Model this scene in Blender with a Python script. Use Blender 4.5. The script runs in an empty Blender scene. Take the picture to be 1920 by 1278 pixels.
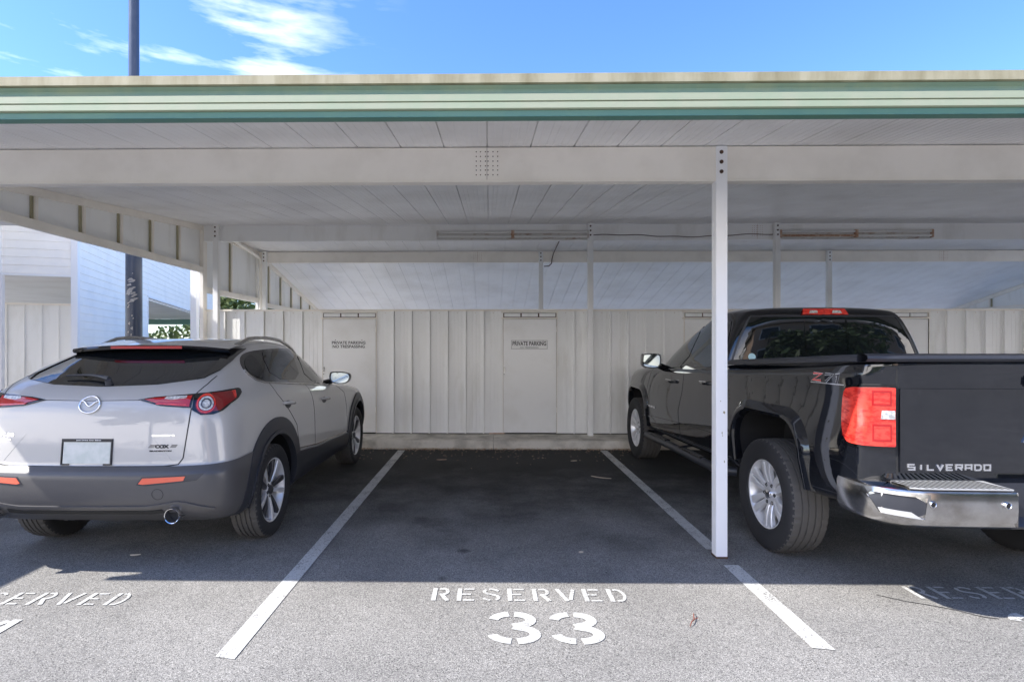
import bpy, bmesh, math, random
from math import sin, cos, pi, radians, sqrt, atan2
from mathutils import Vector, Matrix, noise
from mathutils.bvhtree import BVHTree
random.seed(7)
scene = bpy.context.scene
col = scene.collection

# ------------------------------------------------------------------ camera
cam_d = bpy.data.cameras.new("camera"); cam = bpy.data.objects.new("camera", cam_d); col.objects.link(cam)
cam.location = (0, 0, 1.47)
cam.rotation_euler = (radians(90), 0, radians(0.8))
cam_d.sensor_width = 36; cam_d.lens = 36 * 1050 / 1920
cam_d.shift_x = 0.0300; cam_d.shift_y = 0.00625
cam_d.clip_start = 0.05; cam_d.clip_end = 4000
scene.camera = cam
# ------------------------------------------------------------------ light
SUN = Vector((-0.95, -0.30, 1.0)).normalized()
elev = math.asin(SUN.z)
sd = bpy.data.lights.new("sun", 'SUN'); so = bpy.data.objects.new("sun", sd); col.objects.link(so)
sd.energy = 2.7; sd.angle = radians(0.5); sd.color = (1.0, 0.955, 0.89)
so.rotation_euler = SUN.to_track_quat('Z', 'Y').to_euler(); so.location = (-20, 0, 30)
w = bpy.data.worlds.new("World"); scene.world = w; w.use_nodes = True
nt = w.node_tree; nt.nodes.clear()
def N(tree, typ, **kw):
    n = tree.nodes.new(typ)
    for k, v in kw.items(): setattr(n, k, v)
    return n
sky = N(nt, 'ShaderNodeTexSky', sky_type='NISHITA', sun_disc=False)
sky.sun_elevation = elev; sky.sun_rotation = atan2(SUN.x, SUN.y)
sky.air_density = 1.0; sky.dust_density = 0.3; sky.ozone_density = 2.0
tc = N(nt, 'ShaderNodeTexCoord')
mp = N(nt, 'ShaderNodeMapping'); mp.inputs['Scale'].default_value = (1.0, 1.0, 5.0)
mp.inputs['Location'].default_value = (1.9, 0.4, 1.2)
nz = N(nt, 'ShaderNodeTexNoise'); nz.inputs['Scale'].default_value = 4.2; nz.inputs['Detail'].default_value = 9; nz.inputs['Roughness'].default_value = 0.52
cr = N(nt, 'ShaderNodeValToRGB'); cr.color_ramp.elements[0].position = 0.50; cr.color_ramp.elements[1].position = 0.70
sep = N(nt, 'ShaderNodeSeparateXYZ')
mr = N(nt, 'ShaderNodeMapRange'); mr.inputs['From Min'].default_value = -0.12; mr.inputs['From Max'].default_value = -0.34
mul = N(nt, 'ShaderNodeMath', operation='MULTIPLY')
mix = N(nt, 'ShaderNodeMix', data_type='RGBA')
mix.inputs['B'].default_value = (9.6, 9.1, 8.9, 1)
bg = N(nt, 'ShaderNodeBackground'); bg.inputs['Strength'].default_value = 0.145
ow = N(nt, 'ShaderNodeOutputWorld')
L = nt.links.new
L(tc.outputs['Generated'], mp.inputs['Vector']); L(mp.outputs['Vector'], nz.inputs['Vector'])
L(nz.outputs['Fac'], cr.inputs['Fac']); L(tc.outputs['Generated'], sep.inputs['Vector']); L(sep.outputs['X'], mr.inputs['Value'])
L(cr.outputs['Color'], mul.inputs[0]); L(mr.outputs['Result'], mul.inputs[1])
# bright low cloud band, added behind the camera to light the carport interior
cr2 = N(nt, 'ShaderNodeValToRGB'); cr2.color_ramp.elements[0].position = 0.30; cr2.color_ramp.elements[1].position = 0.44
mr2 = N(nt, 'ShaderNodeMapRange'); mr2.inputs['From Min'].default_value = -0.05; mr2.inputs['From Max'].default_value = -0.3
mul2 = N(nt, 'ShaderNodeMath', operation='MULTIPLY'); mx = N(nt, 'ShaderNodeMath', operation='MAXIMUM')
L(nz.outputs['Fac'], cr2.inputs['Fac']); L(sep.outputs['Y'], mr2.inputs['Value']); L(cr2.outputs['Color'], mul2.inputs[0]); L(mr2.outputs['Result'], mul2.inputs[1])
mr3 = N(nt, 'ShaderNodeMapRange'); mr3.inputs['From Min'].default_value = 0.36; mr3.inputs['From Max'].default_value = 0.20
mul3 = N(nt, 'ShaderNodeMath', operation='MULTIPLY'); L(sep.outputs['Z'], mr3.inputs['Value']); L(mul2.outputs[0], mul3.inputs[0]); L(mr3.outputs['Result'], mul3.inputs[1])
thin = N(nt, 'ShaderNodeMath', operation='MULTIPLY'); thin.inputs[1].default_value = .38; L(mul.outputs[0], thin.inputs[0])
L(thin.outputs[0], mx.inputs[0]); L(mul3.outputs[0], mx.inputs[1]); L(mx.outputs[0], mix.inputs['Factor'])
hs = N(nt, 'ShaderNodeHueSaturation'); hs.inputs['Saturation'].default_value = 1.15
L(sky.outputs['Color'], hs.inputs['Color']); tn = N(nt, 'ShaderNodeMix', data_type='RGBA', blend_type='MULTIPLY'); tn.inputs['Factor'].default_value = 1; tn.inputs['B'].default_value = (.56, .62, .78, 1)
L(hs.outputs['Color'], tn.inputs['A']); L(tn.outputs['Result'], mix.inputs['A'])
L(mix.outputs['Result'], bg.inputs['Color']); L(bg.outputs[0], ow.inputs[0])
scene.cycles.diffuse_bounces = 8; scene.cycles.max_bounces = 14
scene.view_settings.view_transform = 'Standard'; scene.view_settings.look = 'None'
scene.view_settings.exposure = 1.76; scene.view_settings.gamma = 1.0

# ------------------------------------------------------------------ materials
def mat(name, color=(.8, .8, .8), rough=.5, metal=0., coat=0., bump=None, var=None, spec=None, trans=0., emis=None):
    """bump=(scale,strength,dist)  var=(scale, colour2, lo, hi[, zscale])"""
    m = bpy.data.materials.new(name); m.use_nodes = True
    t = m.node_tree; b = t.nodes['Principled BSDF']
    b.inputs['Base Color'].default_value = (*color, 1)
    b.inputs['Roughness'].default_value = rough; b.inputs['Metallic'].default_value = metal
    b.inputs['Coat Weight'].default_value = coat; b.inputs['Coat Roughness'].default_value = 0.03
    if spec is not None: b.inputs['Specular IOR Level'].default_value = spec
    b.inputs['Transmission Weight'].default_value = trans
    if emis: b.inputs['Emission Color'].default_value = (*emis[0], 1); b.inputs['Emission Strength'].default_value = emis[1]
    if bump or var:
        c = N(t, 'ShaderNodeTexCoord')
        if var:
            mpn = N(t, 'ShaderNodeMapping'); zs = var[4] if len(var) > 4 else 1
            mpn.inputs['Scale'].default_value = zs if isinstance(zs, tuple) else (1, 1, zs)
            n = N(t, 'ShaderNodeTexNoise'); n.inputs['Scale'].default_value = var[0]; n.inputs['Detail'].default_value = 7; n.inputs['Roughness'].default_value = .6
            r = N(t, 'ShaderNodeMapRange'); r.inputs['From Min'].default_value = var[2]; r.inputs['From Max'].default_value = var[3]
            x = N(t, 'ShaderNodeMix', data_type='RGBA'); x.inputs['A'].default_value = (*color, 1); x.inputs['B'].default_value = (*var[1], 1)
            t.links.new(c.outputs['Object'], mpn.inputs['Vector']); t.links.new(mpn.outputs['Vector'], n.inputs['Vector'])
            t.links.new(n.outputs['Fac'], r.inputs['Value']); t.links.new(r.outputs['Result'], x.inputs['Factor'])
            t.links.new(x.outputs['Result'], b.inputs['Base Color'])
        if bump:
            n = N(t, 'ShaderNodeTexNoise'); n.inputs['Scale'].default_value = bump[0]; n.inputs['Detail'].default_value = 5
            bn = N(t, 'ShaderNodeBump'); bn.inputs['Strength'].default_value = bump[1]; bn.inputs['Distance'].default_value = bump[2]
            t.links.new(c.outputs['Object'], n.inputs['Vector']); t.links.new(n.outputs['Fac'], bn.inputs['Height']); t.links.new(bn.outputs['Normal'], b.inputs['Normal'])
    return m

def asphalt_nodes(t, c, speck_scale=260.0):
    """returns colour output of weathered asphalt with stone specks, darker towards the kerb"""
    g = N(t, 'ShaderNodeNewGeometry')
    v = N(t, 'ShaderNodeTexVoronoi'); v.inputs['Scale'].default_value = speck_scale * 1.0; v.inputs['Randomness'].default_value = 1
    sh = N(t, 'ShaderNodeSeparateColor'); t.links.new(v.outputs['Color'], sh.inputs['Color'])
    r = N(t, 'ShaderNodeValToRGB'); e = r.color_ramp.elements
    e[0].position = 0.0; e[0].color = (.045, .043, .042, 1); e[1].position = 1.0; e[1].color = (.50, .485, .45, 1)
    e2 = e.new(.22); e2.color = (.20, .194, .184, 1); e3 = e.new(.78); e3.color = (.33, .318, .298, 1)
    t.links.new(g.outputs['Position'], v.inputs['Vector']); t.links.new(sh.outputs['Red'], r.inputs['Fac'])
    n = N(t, 'ShaderNodeTexNoise'); n.inputs['Scale'].default_value = 0.9; n.inputs['Detail'].default_value = 8; n.inputs['Roughness'].default_value = .62
    t.links.new(g.outputs['Position'], n.inputs['Vector'])
    mr_ = N(t, 'ShaderNodeMapRange'); mr_.inputs['From Min'].default_value = .3; mr_.inputs['From Max'].default_value = .7
    mr_.inputs['To Min'].default_value = .68; mr_.inputs['To Max'].default_value = 1.00
    t.links.new(n.outputs['Fac'], mr_.inputs['Value'])
    # noisy gradient inside the bays: darker the nearer to the kerb
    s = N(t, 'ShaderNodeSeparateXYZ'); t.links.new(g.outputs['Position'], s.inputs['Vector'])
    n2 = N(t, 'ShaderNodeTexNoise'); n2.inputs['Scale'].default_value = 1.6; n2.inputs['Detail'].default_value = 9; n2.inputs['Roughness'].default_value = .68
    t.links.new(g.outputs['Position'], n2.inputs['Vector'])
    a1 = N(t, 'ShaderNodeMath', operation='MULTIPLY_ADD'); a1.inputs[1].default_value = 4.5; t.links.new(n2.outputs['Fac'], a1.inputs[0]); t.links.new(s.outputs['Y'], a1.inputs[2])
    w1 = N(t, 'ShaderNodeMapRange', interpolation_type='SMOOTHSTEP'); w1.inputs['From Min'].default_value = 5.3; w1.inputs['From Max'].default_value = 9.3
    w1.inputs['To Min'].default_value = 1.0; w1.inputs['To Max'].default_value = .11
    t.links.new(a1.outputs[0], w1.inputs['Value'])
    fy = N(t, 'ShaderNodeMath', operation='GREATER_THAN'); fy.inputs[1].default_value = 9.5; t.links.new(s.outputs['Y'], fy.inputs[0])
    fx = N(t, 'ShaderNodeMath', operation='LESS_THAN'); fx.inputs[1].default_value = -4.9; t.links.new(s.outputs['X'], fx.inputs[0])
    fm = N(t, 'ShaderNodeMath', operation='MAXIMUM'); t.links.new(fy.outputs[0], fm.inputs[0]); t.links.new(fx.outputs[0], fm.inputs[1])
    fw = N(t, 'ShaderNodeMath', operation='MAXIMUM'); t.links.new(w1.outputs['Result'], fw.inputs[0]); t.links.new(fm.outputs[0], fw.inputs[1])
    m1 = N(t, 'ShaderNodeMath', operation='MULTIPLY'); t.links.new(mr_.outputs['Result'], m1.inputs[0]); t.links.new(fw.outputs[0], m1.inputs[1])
    # oil drips and damp patches on the bay floors
    nd = N(t, 'ShaderNodeTexNoise'); nd.inputs['Scale'].default_value = 7; nd.inputs['Detail'].default_value = 6; t.links.new(g.outputs['Position'], nd.inputs['Vector'])
    cur = m1.outputs[0]
    for (ox, oy, orad, dark) in ((-.52, 4.72, .20, .50), (-.18, 4.05, .06, .35), (.45, 6.75, .42, .55), (-.55, 6.95, .34, .45), (1.02, 4.25, .26, .72), (.12, 5.4, .55, .70), (-.3, 3.55, .05, .5), (1.2, 5.9, .30, .65)):
        vd = N(t, 'ShaderNodeVectorMath', operation='DISTANCE'); vd.inputs[1].default_value = (ox, oy, 0); t.links.new(g.outputs['Position'], vd.inputs[0])
        ad = N(t, 'ShaderNodeMath', operation='MULTIPLY_ADD'); ad.inputs[1].default_value = orad * 1.6; t.links.new(nd.outputs['Fac'], ad.inputs[0]); t.links.new(vd.outputs['Value'], ad.inputs[2])
        mo = N(t, 'ShaderNodeMapRange', interpolation_type='SMOOTHSTEP'); mo.inputs['From Min'].default_value = orad * .9; mo.inputs['From Max'].default_value = orad * 1.9; mo.inputs['To Min'].default_value = dark; mo.inputs['To Max'].default_value = 1
        t.links.new(ad.outputs[0], mo.inputs['Value']); mm_ = N(t, 'ShaderNodeMath', operation='MULTIPLY'); t.links.new(cur, mm_.inputs[0]); t.links.new(mo.outputs['Result'], mm_.inputs[1]); cur = mm_.outputs[0]
    vm = N(t, 'ShaderNodeVectorMath', operation='SCALE'); t.links.new(r.outputs['Color'], vm.inputs[0]); t.links.new(cur, vm.inputs['Scale'])
    return vm.outputs['Vector'], sh.outputs['Green'], g

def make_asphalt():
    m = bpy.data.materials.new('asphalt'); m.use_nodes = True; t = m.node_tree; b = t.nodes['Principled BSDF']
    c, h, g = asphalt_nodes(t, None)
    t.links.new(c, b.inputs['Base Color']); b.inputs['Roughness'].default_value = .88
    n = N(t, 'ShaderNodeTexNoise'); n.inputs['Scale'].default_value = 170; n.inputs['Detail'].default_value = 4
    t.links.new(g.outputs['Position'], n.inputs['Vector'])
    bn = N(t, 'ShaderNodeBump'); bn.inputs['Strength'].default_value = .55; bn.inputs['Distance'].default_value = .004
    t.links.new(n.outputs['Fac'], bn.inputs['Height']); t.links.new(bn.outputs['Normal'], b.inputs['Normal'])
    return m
def make_road_paint():
    m = bpy.data.materials.new('road_paint'); m.use_nodes = True; t = m.node_tree; b = t.nodes['Principled BSDF']
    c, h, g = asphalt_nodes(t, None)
    n = N(t, 'ShaderNodeTexNoise'); n.inputs['Scale'].default_value = 95; n.inputs['Detail'].default_value = 5; n.inputs['Roughness'].default_value = .7
    n2 = N(t, 'ShaderNodeTexNoise'); n2.inputs['Scale'].default_value = 5; n2.inputs['Detail'].default_value = 6
    t.links.new(g.outputs['Position'], n.inputs['Vector']); t.links.new(g.outputs['Position'], n2.inputs['Vector'])
    a = N(t, 'ShaderNodeMath', operation='MULTIPLY_ADD'); a.inputs[1].default_value = .35; t.links.new(n2.outputs['Fac'], a.inputs[0]); t.links.new(n.outputs['Fac'], a.inputs[2])
    r = N(t, 'ShaderNodeMapRange'); r.inputs['From Min'].default_value = .555; r.inputs['From Max'].default_value = .645
    t.links.new(a.outputs[0], r.inputs['Value'])
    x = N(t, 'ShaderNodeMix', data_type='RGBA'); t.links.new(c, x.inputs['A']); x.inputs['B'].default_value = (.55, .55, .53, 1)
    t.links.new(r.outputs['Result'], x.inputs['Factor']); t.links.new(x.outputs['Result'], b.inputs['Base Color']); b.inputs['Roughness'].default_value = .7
    bn = N(t, 'ShaderNodeBump'); bn.inputs['Strength'].default_value = .3; bn.inputs['Distance'].default_value = .002
    t.links.new(n.outputs['Fac'], bn.inputs['Height']); t.links.new(bn.outputs['Normal'], b.inputs['Normal'])
    return m
M = {}
M['asphalt'] = make_asphalt(); M['road_paint'] = make_road_paint()
M['white'] = mat('white_enamel', (.89, .885, .865), .42, var=(3.0, (.70, .68, .63), .50, .85, .35), bump=(9, .05, .01))
M['cream'] = mat('cream_enamel', (.92, .87, .79), .45, var=(2.4, (.78, .73, .65), .45, .8, 1), bump=(7, .06, .01))
M['ceiling'] = mat('ceiling_enamel', (.90, .89, .885), .34, var=(1.3, (.75, .73, .71), .42, .75, 1), bump=(4, .05, .01))
M['wallw'] = mat('wall_enamel', (.90, .90, .885), .45, var=(3.2, (.70, .69, .64), .52, .82, .22), bump=(6, .12, .01))
M['door'] = mat('door_enamel', (.87, .87, .86), .4, var=(2.2, (.78, .77, .74), .45, .8, 1), bump=(3, .15, .015))
M['siding'] = mat('siding_white', (.93, .90, .85), .55, var=(2.0, (.83, .81, .78), .45, .8, 1))
M['trim'] = mat('trim_white', (.86, .86, .87), .45)
M['greenpale'] = mat('pale_green_enamel', (.38, .41, .29), .5, var=(5, (.33, .40, .27), .4, .7, (.3)))
M['greenmid'] = mat('mid_green_enamel', (.21, .31, .23), .5, var=(5, (.30, .36, .24), .45, .75, .3))  # mid green for the cove band under the flashing
M['greendark'] = mat('green_enamel', (.09, .22, .175), .45, var=(5, (.12, .25, .18), .45, .75, .3))
M['mildew'] = mat('mildewed_flashing', (.42, .385, .26), .7, var=(9, (.27, .24, .14), .38, .66, (1, 1, .25)))  # also colours the painted shadow strips beside the gable ribs
M['darkgap'] = mat('dark_gap', (.02, .02, .02), .8)
M['bolt'] = mat('rusty_bolt', (.07, .05, .04), .6, metal=.4, var=(60, (.16, .08, .05), .4, .7))
M['stain'] = mat('rust_stain', (.40, .22, .13), .7, var=(14, (.62, .48, .37), .4, .65, 1))
M['tube'] = mat('fluorescent_tube', (.78, .77, .74), .25)
M['fixture'] = mat('fixture_enamel', (.62, .60, .56), .4, var=(6, (.36, .24, .17), .52, .72, 1))
M['cable'] = mat('cable', (.10, .055, .05), .6)
M['conc'] = mat('concrete', (.70, .655, .575), .85, var=(3.2, (.30, .275, .225), .42, .72, 1), bump=(60, .35, .004))
M['leaf'] = mat('leaf', (.075, .12, .035), .55, var=(1.7, (.13, .16, .045), .35, .7, 1))
M['leaf2'] = mat('leaf_dark', (.045, .085, .03), .55, var=(2.2, (.09, .13, .035), .35, .7, 1))
M['bark'] = mat('bark', (.14, .11, .085), .9, bump=(18, .6, .02))
M['litter'] = mat('leaf_litter', (.34, .20, .11), .85, var=(50, (.62, .50, .36), .4, .65, 1))
M['pole'] = mat('pole_paint', (.035, .05, .085), .30, var=(6, (.06, .075, .11), .45, .7, .4))
M['scrape'] = mat('scraped_primer', (.50, .47, .43), .7, var=(30, (.3, .27, .25), .4, .7, 1))
M['grass'] = mat('grass', (.07, .11, .03), .9, var=(9, (.12, .13, .045), .4, .65, 1))
M['stucco'] = mat('stucco', (.60, .42, .30), .85, bump=(40, .3, .01))
M['roofshingle'] = mat('roof_shingle', (.16, .14, .12), .9)
M['windowdark'] = mat('window_dark', (.02, .025, .03), .05)
M['black'] = mat('sign_black', (.015, .015, .018), .5)
M['signwhite'] = mat('sign_white', (.80, .80, .79), .35)
M['steel'] = mat('steel', (.45, .44, .42), .35, metal=.9)
# vehicles
M['paintw'] = mat('pearl_grey_paint', (.45, .44, .425), .36, metal=.04, coat=1.0)
M['paintb'] = mat('black_paint', (.006, .007, .010), .03, spec=.85, coat=.15, bump=(1.1, .30, .016))
M['clad'] = mat('textured_plastic', (.030, .032, .040), .42, bump=(600, .12, .001))
M['bumperg'] = mat('satin_plastic', (.085, .082, .082), .33, bump=(600, .1, .001))
M['glossb'] = mat('gloss_black_trim', (.006, .006, .007), .06, coat=.5)
M['glass'] = mat('tinted_glass', (.008, .010, .012), .02, spec=.75)
M['glass2'] = mat('door_glass', (.030, .038, .038), .02, spec=.9, coat=.3)
M['chrome'] = mat('chrome', (.80, .80, .82), .10, metal=1.0)
M['chromed'] = mat('dusty_chrome', (.56, .55, .54), .20, metal=1.0, var=(7, (.34, .32, .30), .4, .7, 1))
M['alloy'] = mat('alloy', (.80, .80, .81), .30, metal=.35, coat=.4)
M['alloyd'] = mat('dark_alloy', (.10, .10, .11), .35, metal=.7)
M['rubber'] = mat('rubber', (.022, .022, .024), .75, bump=(90, .15, .003))
M['rubberd'] = mat('dusty_tread', (.085, .080, .074), .85, bump=(90, .2, .003))
M['well'] = mat('wheel_well', (.012, .012, .013), .8)
M['red'] = mat('red_lens', (.42, .010, .010), .08, coat=1.0)
M['redb'] = mat('bright_red_lens', (.80, .055, .035), .12, coat=1.0, var=(22, (.55, .02, .015), .45, .6, (1, 1, 2.2)))
M['redd'] = mat('dark_red_lens', (.20, .006, .008), .07, coat=1.0)
M['orange'] = mat('reflector', (.75, .13, .07), .25, coat=.6)
M['lensw'] = mat('clear_lens', (.66, .66, .64), .1, coat=1.0, var=(60, (.35, .35, .35), .4, .6))
M['plate'] = mat('number_plate', (.62, .63, .60), .45, var=(9, (.50, .54, .50), .4, .6))
M['plateg'] = mat('plate_green', (.10, .42, .24), .4)
M['plateb'] = mat('plate_blue', (.20, .36, .62), .4)
M['treadplate'] = mat('step_pad', (.72, .72, .71), .4, metal=.6)
M['badge'] = mat('badge_metal', (.75, .75, .76), .2, metal=.9)
M['gold'] = mat('badge_gold', (.70, .52, .22), .3, metal=.6)
M['badgeback'] = mat('badge_shadow', (.03, .03, .035), .3)
M['mirror'] = mat('mirror_glass', (.62, .68, .66), .02, metal=1.0)
M['twig'] = mat('twig', (.20, .05, .03), .8)
M['interior'] = mat('interior_cloth', (.03, .03, .032), .8)

# ------------------------------------------------------------------ mesh helpers
def wl(o):
    v = Vector((0, 0, 0))
    while o is not None: v += o.location; o = o.parent
    return v
def link(name, me, parent=None, world=False):
    o = bpy.data.objects.new(name, me); col.objects.link(o)
    if parent is not None:
        o.parent = parent
        if world: me.transform(Matrix.Translation(-wl(parent)))
    return o
def tag(o, label=None, cat=None, group=None, kind=None):
    if label: o['label'] = label
    if cat: o['category'] = cat
    if group: o['group'] = group
    if kind: o['kind'] = kind
    return o
def empty(name, loc, label=None, cat=None, group=None, rz=0):
    o = bpy.data.objects.new(name, None); col.objects.link(o); o.location = loc; o.rotation_euler = (0, 0, rz); o.empty_display_size = .2
    return tag(o, label, cat, group)
def copy_tree(o, parent=None):
    c = o.copy(); col.objects.link(c)
    if parent is not None: c.parent = parent
    for ch in [x for x in list(bpy.data.objects) if x.parent is o]: copy_tree(ch, c)
    return c
class MB:
    def __init__(s): s.v = []; s.f = []; s.m = []; s.cur = 0
    def add(s, vs, fs):
        b = len(s.v); s.v += [tuple(v) for v in vs]
        for f in fs: s.f.append([i + b for i in f]); s.m.append(s.cur)
        return s
    def box(s, x0, x1, y0, y1, z0, z1):
        if x1 < x0: x0, x1 = x1, x0
        if y1 < y0: y0, y1 = y1, y0
        if z1 < z0: z0, z1 = z1, z0
        return s.add([(x0, y0, z0), (x1, y0, z0), (x1, y1, z0), (x0, y1, z0), (x0, y0, z1), (x1, y0, z1), (x1, y1, z1), (x0, y1, z1)],
              [(0, 3, 2, 1), (4, 5, 6, 7), (0, 1, 5, 4), (1, 2, 6, 5), (2, 3, 7, 6), (3, 0, 4, 7)])
    def prism(s, poly, axis, a, b):
        """poly: 2d ccw; axis 'x' -> (y,z), 'y' -> (x,z), 'z' -> (x,y)"""
        def P(p, t):
            return {'x': (t, p[0], p[1]), 'y': (p[0], t, p[1]), 'z': (p[0], p[1], t)}[axis]
        n = len(poly)
        vs = [P(p, a) for p in poly] + [P(p, b) for p in poly]
        fs = [tuple(range(n)), tuple(range(2 * n - 1, n - 1, -1))] + [(i, i + n, (i + 1) % n + n, (i + 1) % n) for i in range(n)]
        return s.add(vs, fs)
    def tube(s, pts, r, n=10, caps=True):
        pts = [Vector(p) for p in pts]; rs = r if isinstance(r, (list, tuple)) else [r] * len(pts)
        rings = []; up = None
        for i, p in enumerate(pts):
            d = (pts[min(i + 1, len(pts) - 1)] - pts[max(i - 1, 0)]).normalized()
            if up is None: up = Vector((0, 0, 1)) if abs(d.z) < .9 else Vector((1, 0, 0))
            a = d.cross(up).normalized(); b = a.cross(d).normalized(); up = b
            rings.append([p + a * cos(2 * pi * k / n) * rs[i] + b * sin(2 * pi * k / n) * rs[i] for k in range(n)])
        vs = [v for rg in rings for v in rg]; fs = []
        for i in range(len(pts) - 1):
            for k in range(n): fs.append((i * n + k, i * n + (k + 1) % n, (i + 1) * n + (k + 1) % n, (i + 1) * n + k))
        if caps: fs += [tuple(range(n - 1, -1, -1)), tuple(range((len(pts) - 1) * n, len(pts) * n))]
        return s.add(vs, fs)
    def cyl(s, c, axis, r, h0, h1, n=20, r2=None):
        """cylinder about axis through c, from offset h0 to h1"""
        A = {'x': Vector((1, 0, 0)), 'y': Vector((0, 1, 0)), 'z': Vector((0, 0, 1))}[axis]
        c = Vector(c); return s.tube([c + A * h0, c + A * h1], [r, r if r2 is None else r2], n)
    def lathe(s, prof, c=(0, 0, 0), n=48, axis='x', rfun=None):
        """prof list of (offset_along_axis, radius)"""
        k = len(prof); vs = []
        for j in range(n):
            a = 2 * pi * j / n
            for i, (o, r) in enumerate(prof):
                if rfun: r = rfun(i, o, r, j)
                vs.append((c[0] + o, c[1] + r * cos(a), c[2] + r * sin(a)) if axis == 'x' else
                          (c[0] + r * cos(a), c[1] + o, c[2] + r * sin(a)) if axis == 'y' else (c[0] + r * cos(a), c[1] + r * sin(a), c[2] + o))
        fs = []
        for j in range(n):
            for i in range(k - 1): fs.append((j * k + i, j * k + i + 1, ((j + 1) % n) * k + i + 1, ((j + 1) % n) * k + i))
        return s.add(vs, fs)
    def build(s, name, mats, parent=None, world=True, smooth=None, bevel=0, recalc=True):
        me = bpy.data.meshes.new(name); me.from_pydata(s.v, [], s.f)
        for m in (mats if isinstance(mats, (list, tuple)) else [mats]): me.materials.append(m)
        for p, mi in zip(me.polygons, s.m): p.material_index = mi
        bm = bmesh.new(); bm.from_mesh(me)
        if recalc: bmesh.ops.recalc_face_normals(bm, faces=bm.faces)
        if bevel: bmesh.ops.bevel(bm, geom=[e for e in bm.edges if len(e.link_faces) == 2 and e.calc_face_angle(0) > .5], offset=bevel, segments=2, affect='EDGES', clamp_overlap=True)
        bm.to_mesh(me); bm.free()
        if smooth is not None:
            me.shade_smooth(); me.set_sharp_from_angle(angle=radians(smooth))
        return link(name, me, parent, world)
def stroke(pts, wd):
    """thick 2d polyline -> (verts2d, quads)"""
    n = len(pts); L_, R_ = [], []
    for i in range(n):
        p = Vector(pts[i]); a = Vector(pts[max(i - 1, 0)]); b = Vector(pts[min(i + 1, n - 1)])
        if 0 < i < n - 1:
            d1 = (p - a).normalized(); d2 = (b - p).normalized(); d = (d1 + d2).normalized(); sc = 1 / max(.5, d.dot(d1))
        else: d = (b - a).normalized(); sc = 1
        q = Vector((-d.y, d.x)) * wd * .5 * sc; L_.append(p + q); R_.append(p - q)
    return L_ + R_, [(i, i + n, i + n + 1, i + 1) for i in range(n - 1)]
def text2d(s, size, bold=0.0, space=1.0):
    cu = bpy.data.curves.new('t', 'FONT'); cu.body = s; cu.size = size; cu.offset = bold; cu.align_x = 'CENTER'; cu.align_y = 'CENTER'; cu.space_character = space
    cu.resolution_u = 3
    o = bpy.data.objects.new('t', cu); col.objects.link(o); dg = bpy.context.evaluated_depsgraph_get()
    me = bpy.data.meshes.new_from_object(o.evaluated_get(dg)); vs = [(v.co.x, v.co.y) for v in me.vertices]; fs = [tuple(p.vertices) for p in me.polygons]
    bpy.data.objects.remove(o); bpy.data.curves.remove(cu); bpy.data.meshes.remove(me)
    return vs, fs
def fit(vs, x0, x1, y0, y1, shear=0):
    ax = min(v[0] for v in vs); bx = max(v[0] for v in vs); ay = min(v[1] for v in vs); by = max(v[1] for v in vs)
    out = []
    for v in vs:
        t = (v[1] - ay) / (by - ay); out.append((x0 + (v[0] - ax) / (bx - ax) * (x1 - x0) + shear * (t - .5), y0 + t * (y1 - y0)))
    return out
def slab(vs2, fs, fn, th):
    """2d mesh -> extruded: fn(u,v,d) -> 3d"""
    n = len(vs2); vs = [fn(u, v, th) for u, v in vs2] + [fn(u, v, 0) for u, v in vs2]
    out = [tuple(f) for f in fs]; ed = {}
    for f in fs:
        for i in range(len(f)):
            a, b = f[i], f[(i + 1) % len(f)]; ed[(a, b)] = 1
    for (a, b) in list(ed):
        if (b, a) not in ed: out.append((b, a, a + n, b + n))
    return vs, out
# ================================================================== SETTING
XL = -4.48; XR = 11.9               # gable planes
KY = 8.08; WY = 8.72                # kerb face, storage wall face
def road():
    mb = MB()
    for i in range(-1, 1): pass
    mb.add([(-400, -400, 0), (400, -400, 0), (400, 400, 0), (-400, 400, 0)], [(0, 1, 2, 3)])
    o = mb.build('ground', M['asphalt']); tag(o, kind='structure', label='weathered grey asphalt parking ground')
road()
# grass verges far behind and beyond
g = MB().add([(-60, 31, .03), (60, 31, .03), (60, 60, .03), (-60, 60, .03)], [(0, 1, 2, 3)]).build('lawn', M['grass']); tag(g, kind='structure')
g = MB().add([(-60, -60, .03), (60, -60, .03), (60, -14, .03), (-60, -14, .03)], [(0, 1, 2, 3)]).build('lawn', M['grass']); tag(g, kind='structure')
# kerb: two poured lengths that meet at a cracked joint
KH = .125
def kerb(x0, x1):
    mb = MB(); ys = [(KY, 0), (KY + .01, KH - .02), (KY + .03, KH), (15.0, KH), (15.0, 0)]
    mb.prism(ys, 'x', x0, x1); o = mb.build('kerb', M['conc'], smooth=30); tag(o, kind='structure', label='raised concrete kerb under the storage wall'); return o
kerb(-7.0, .06); kerb(.066, 12.3)

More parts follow.
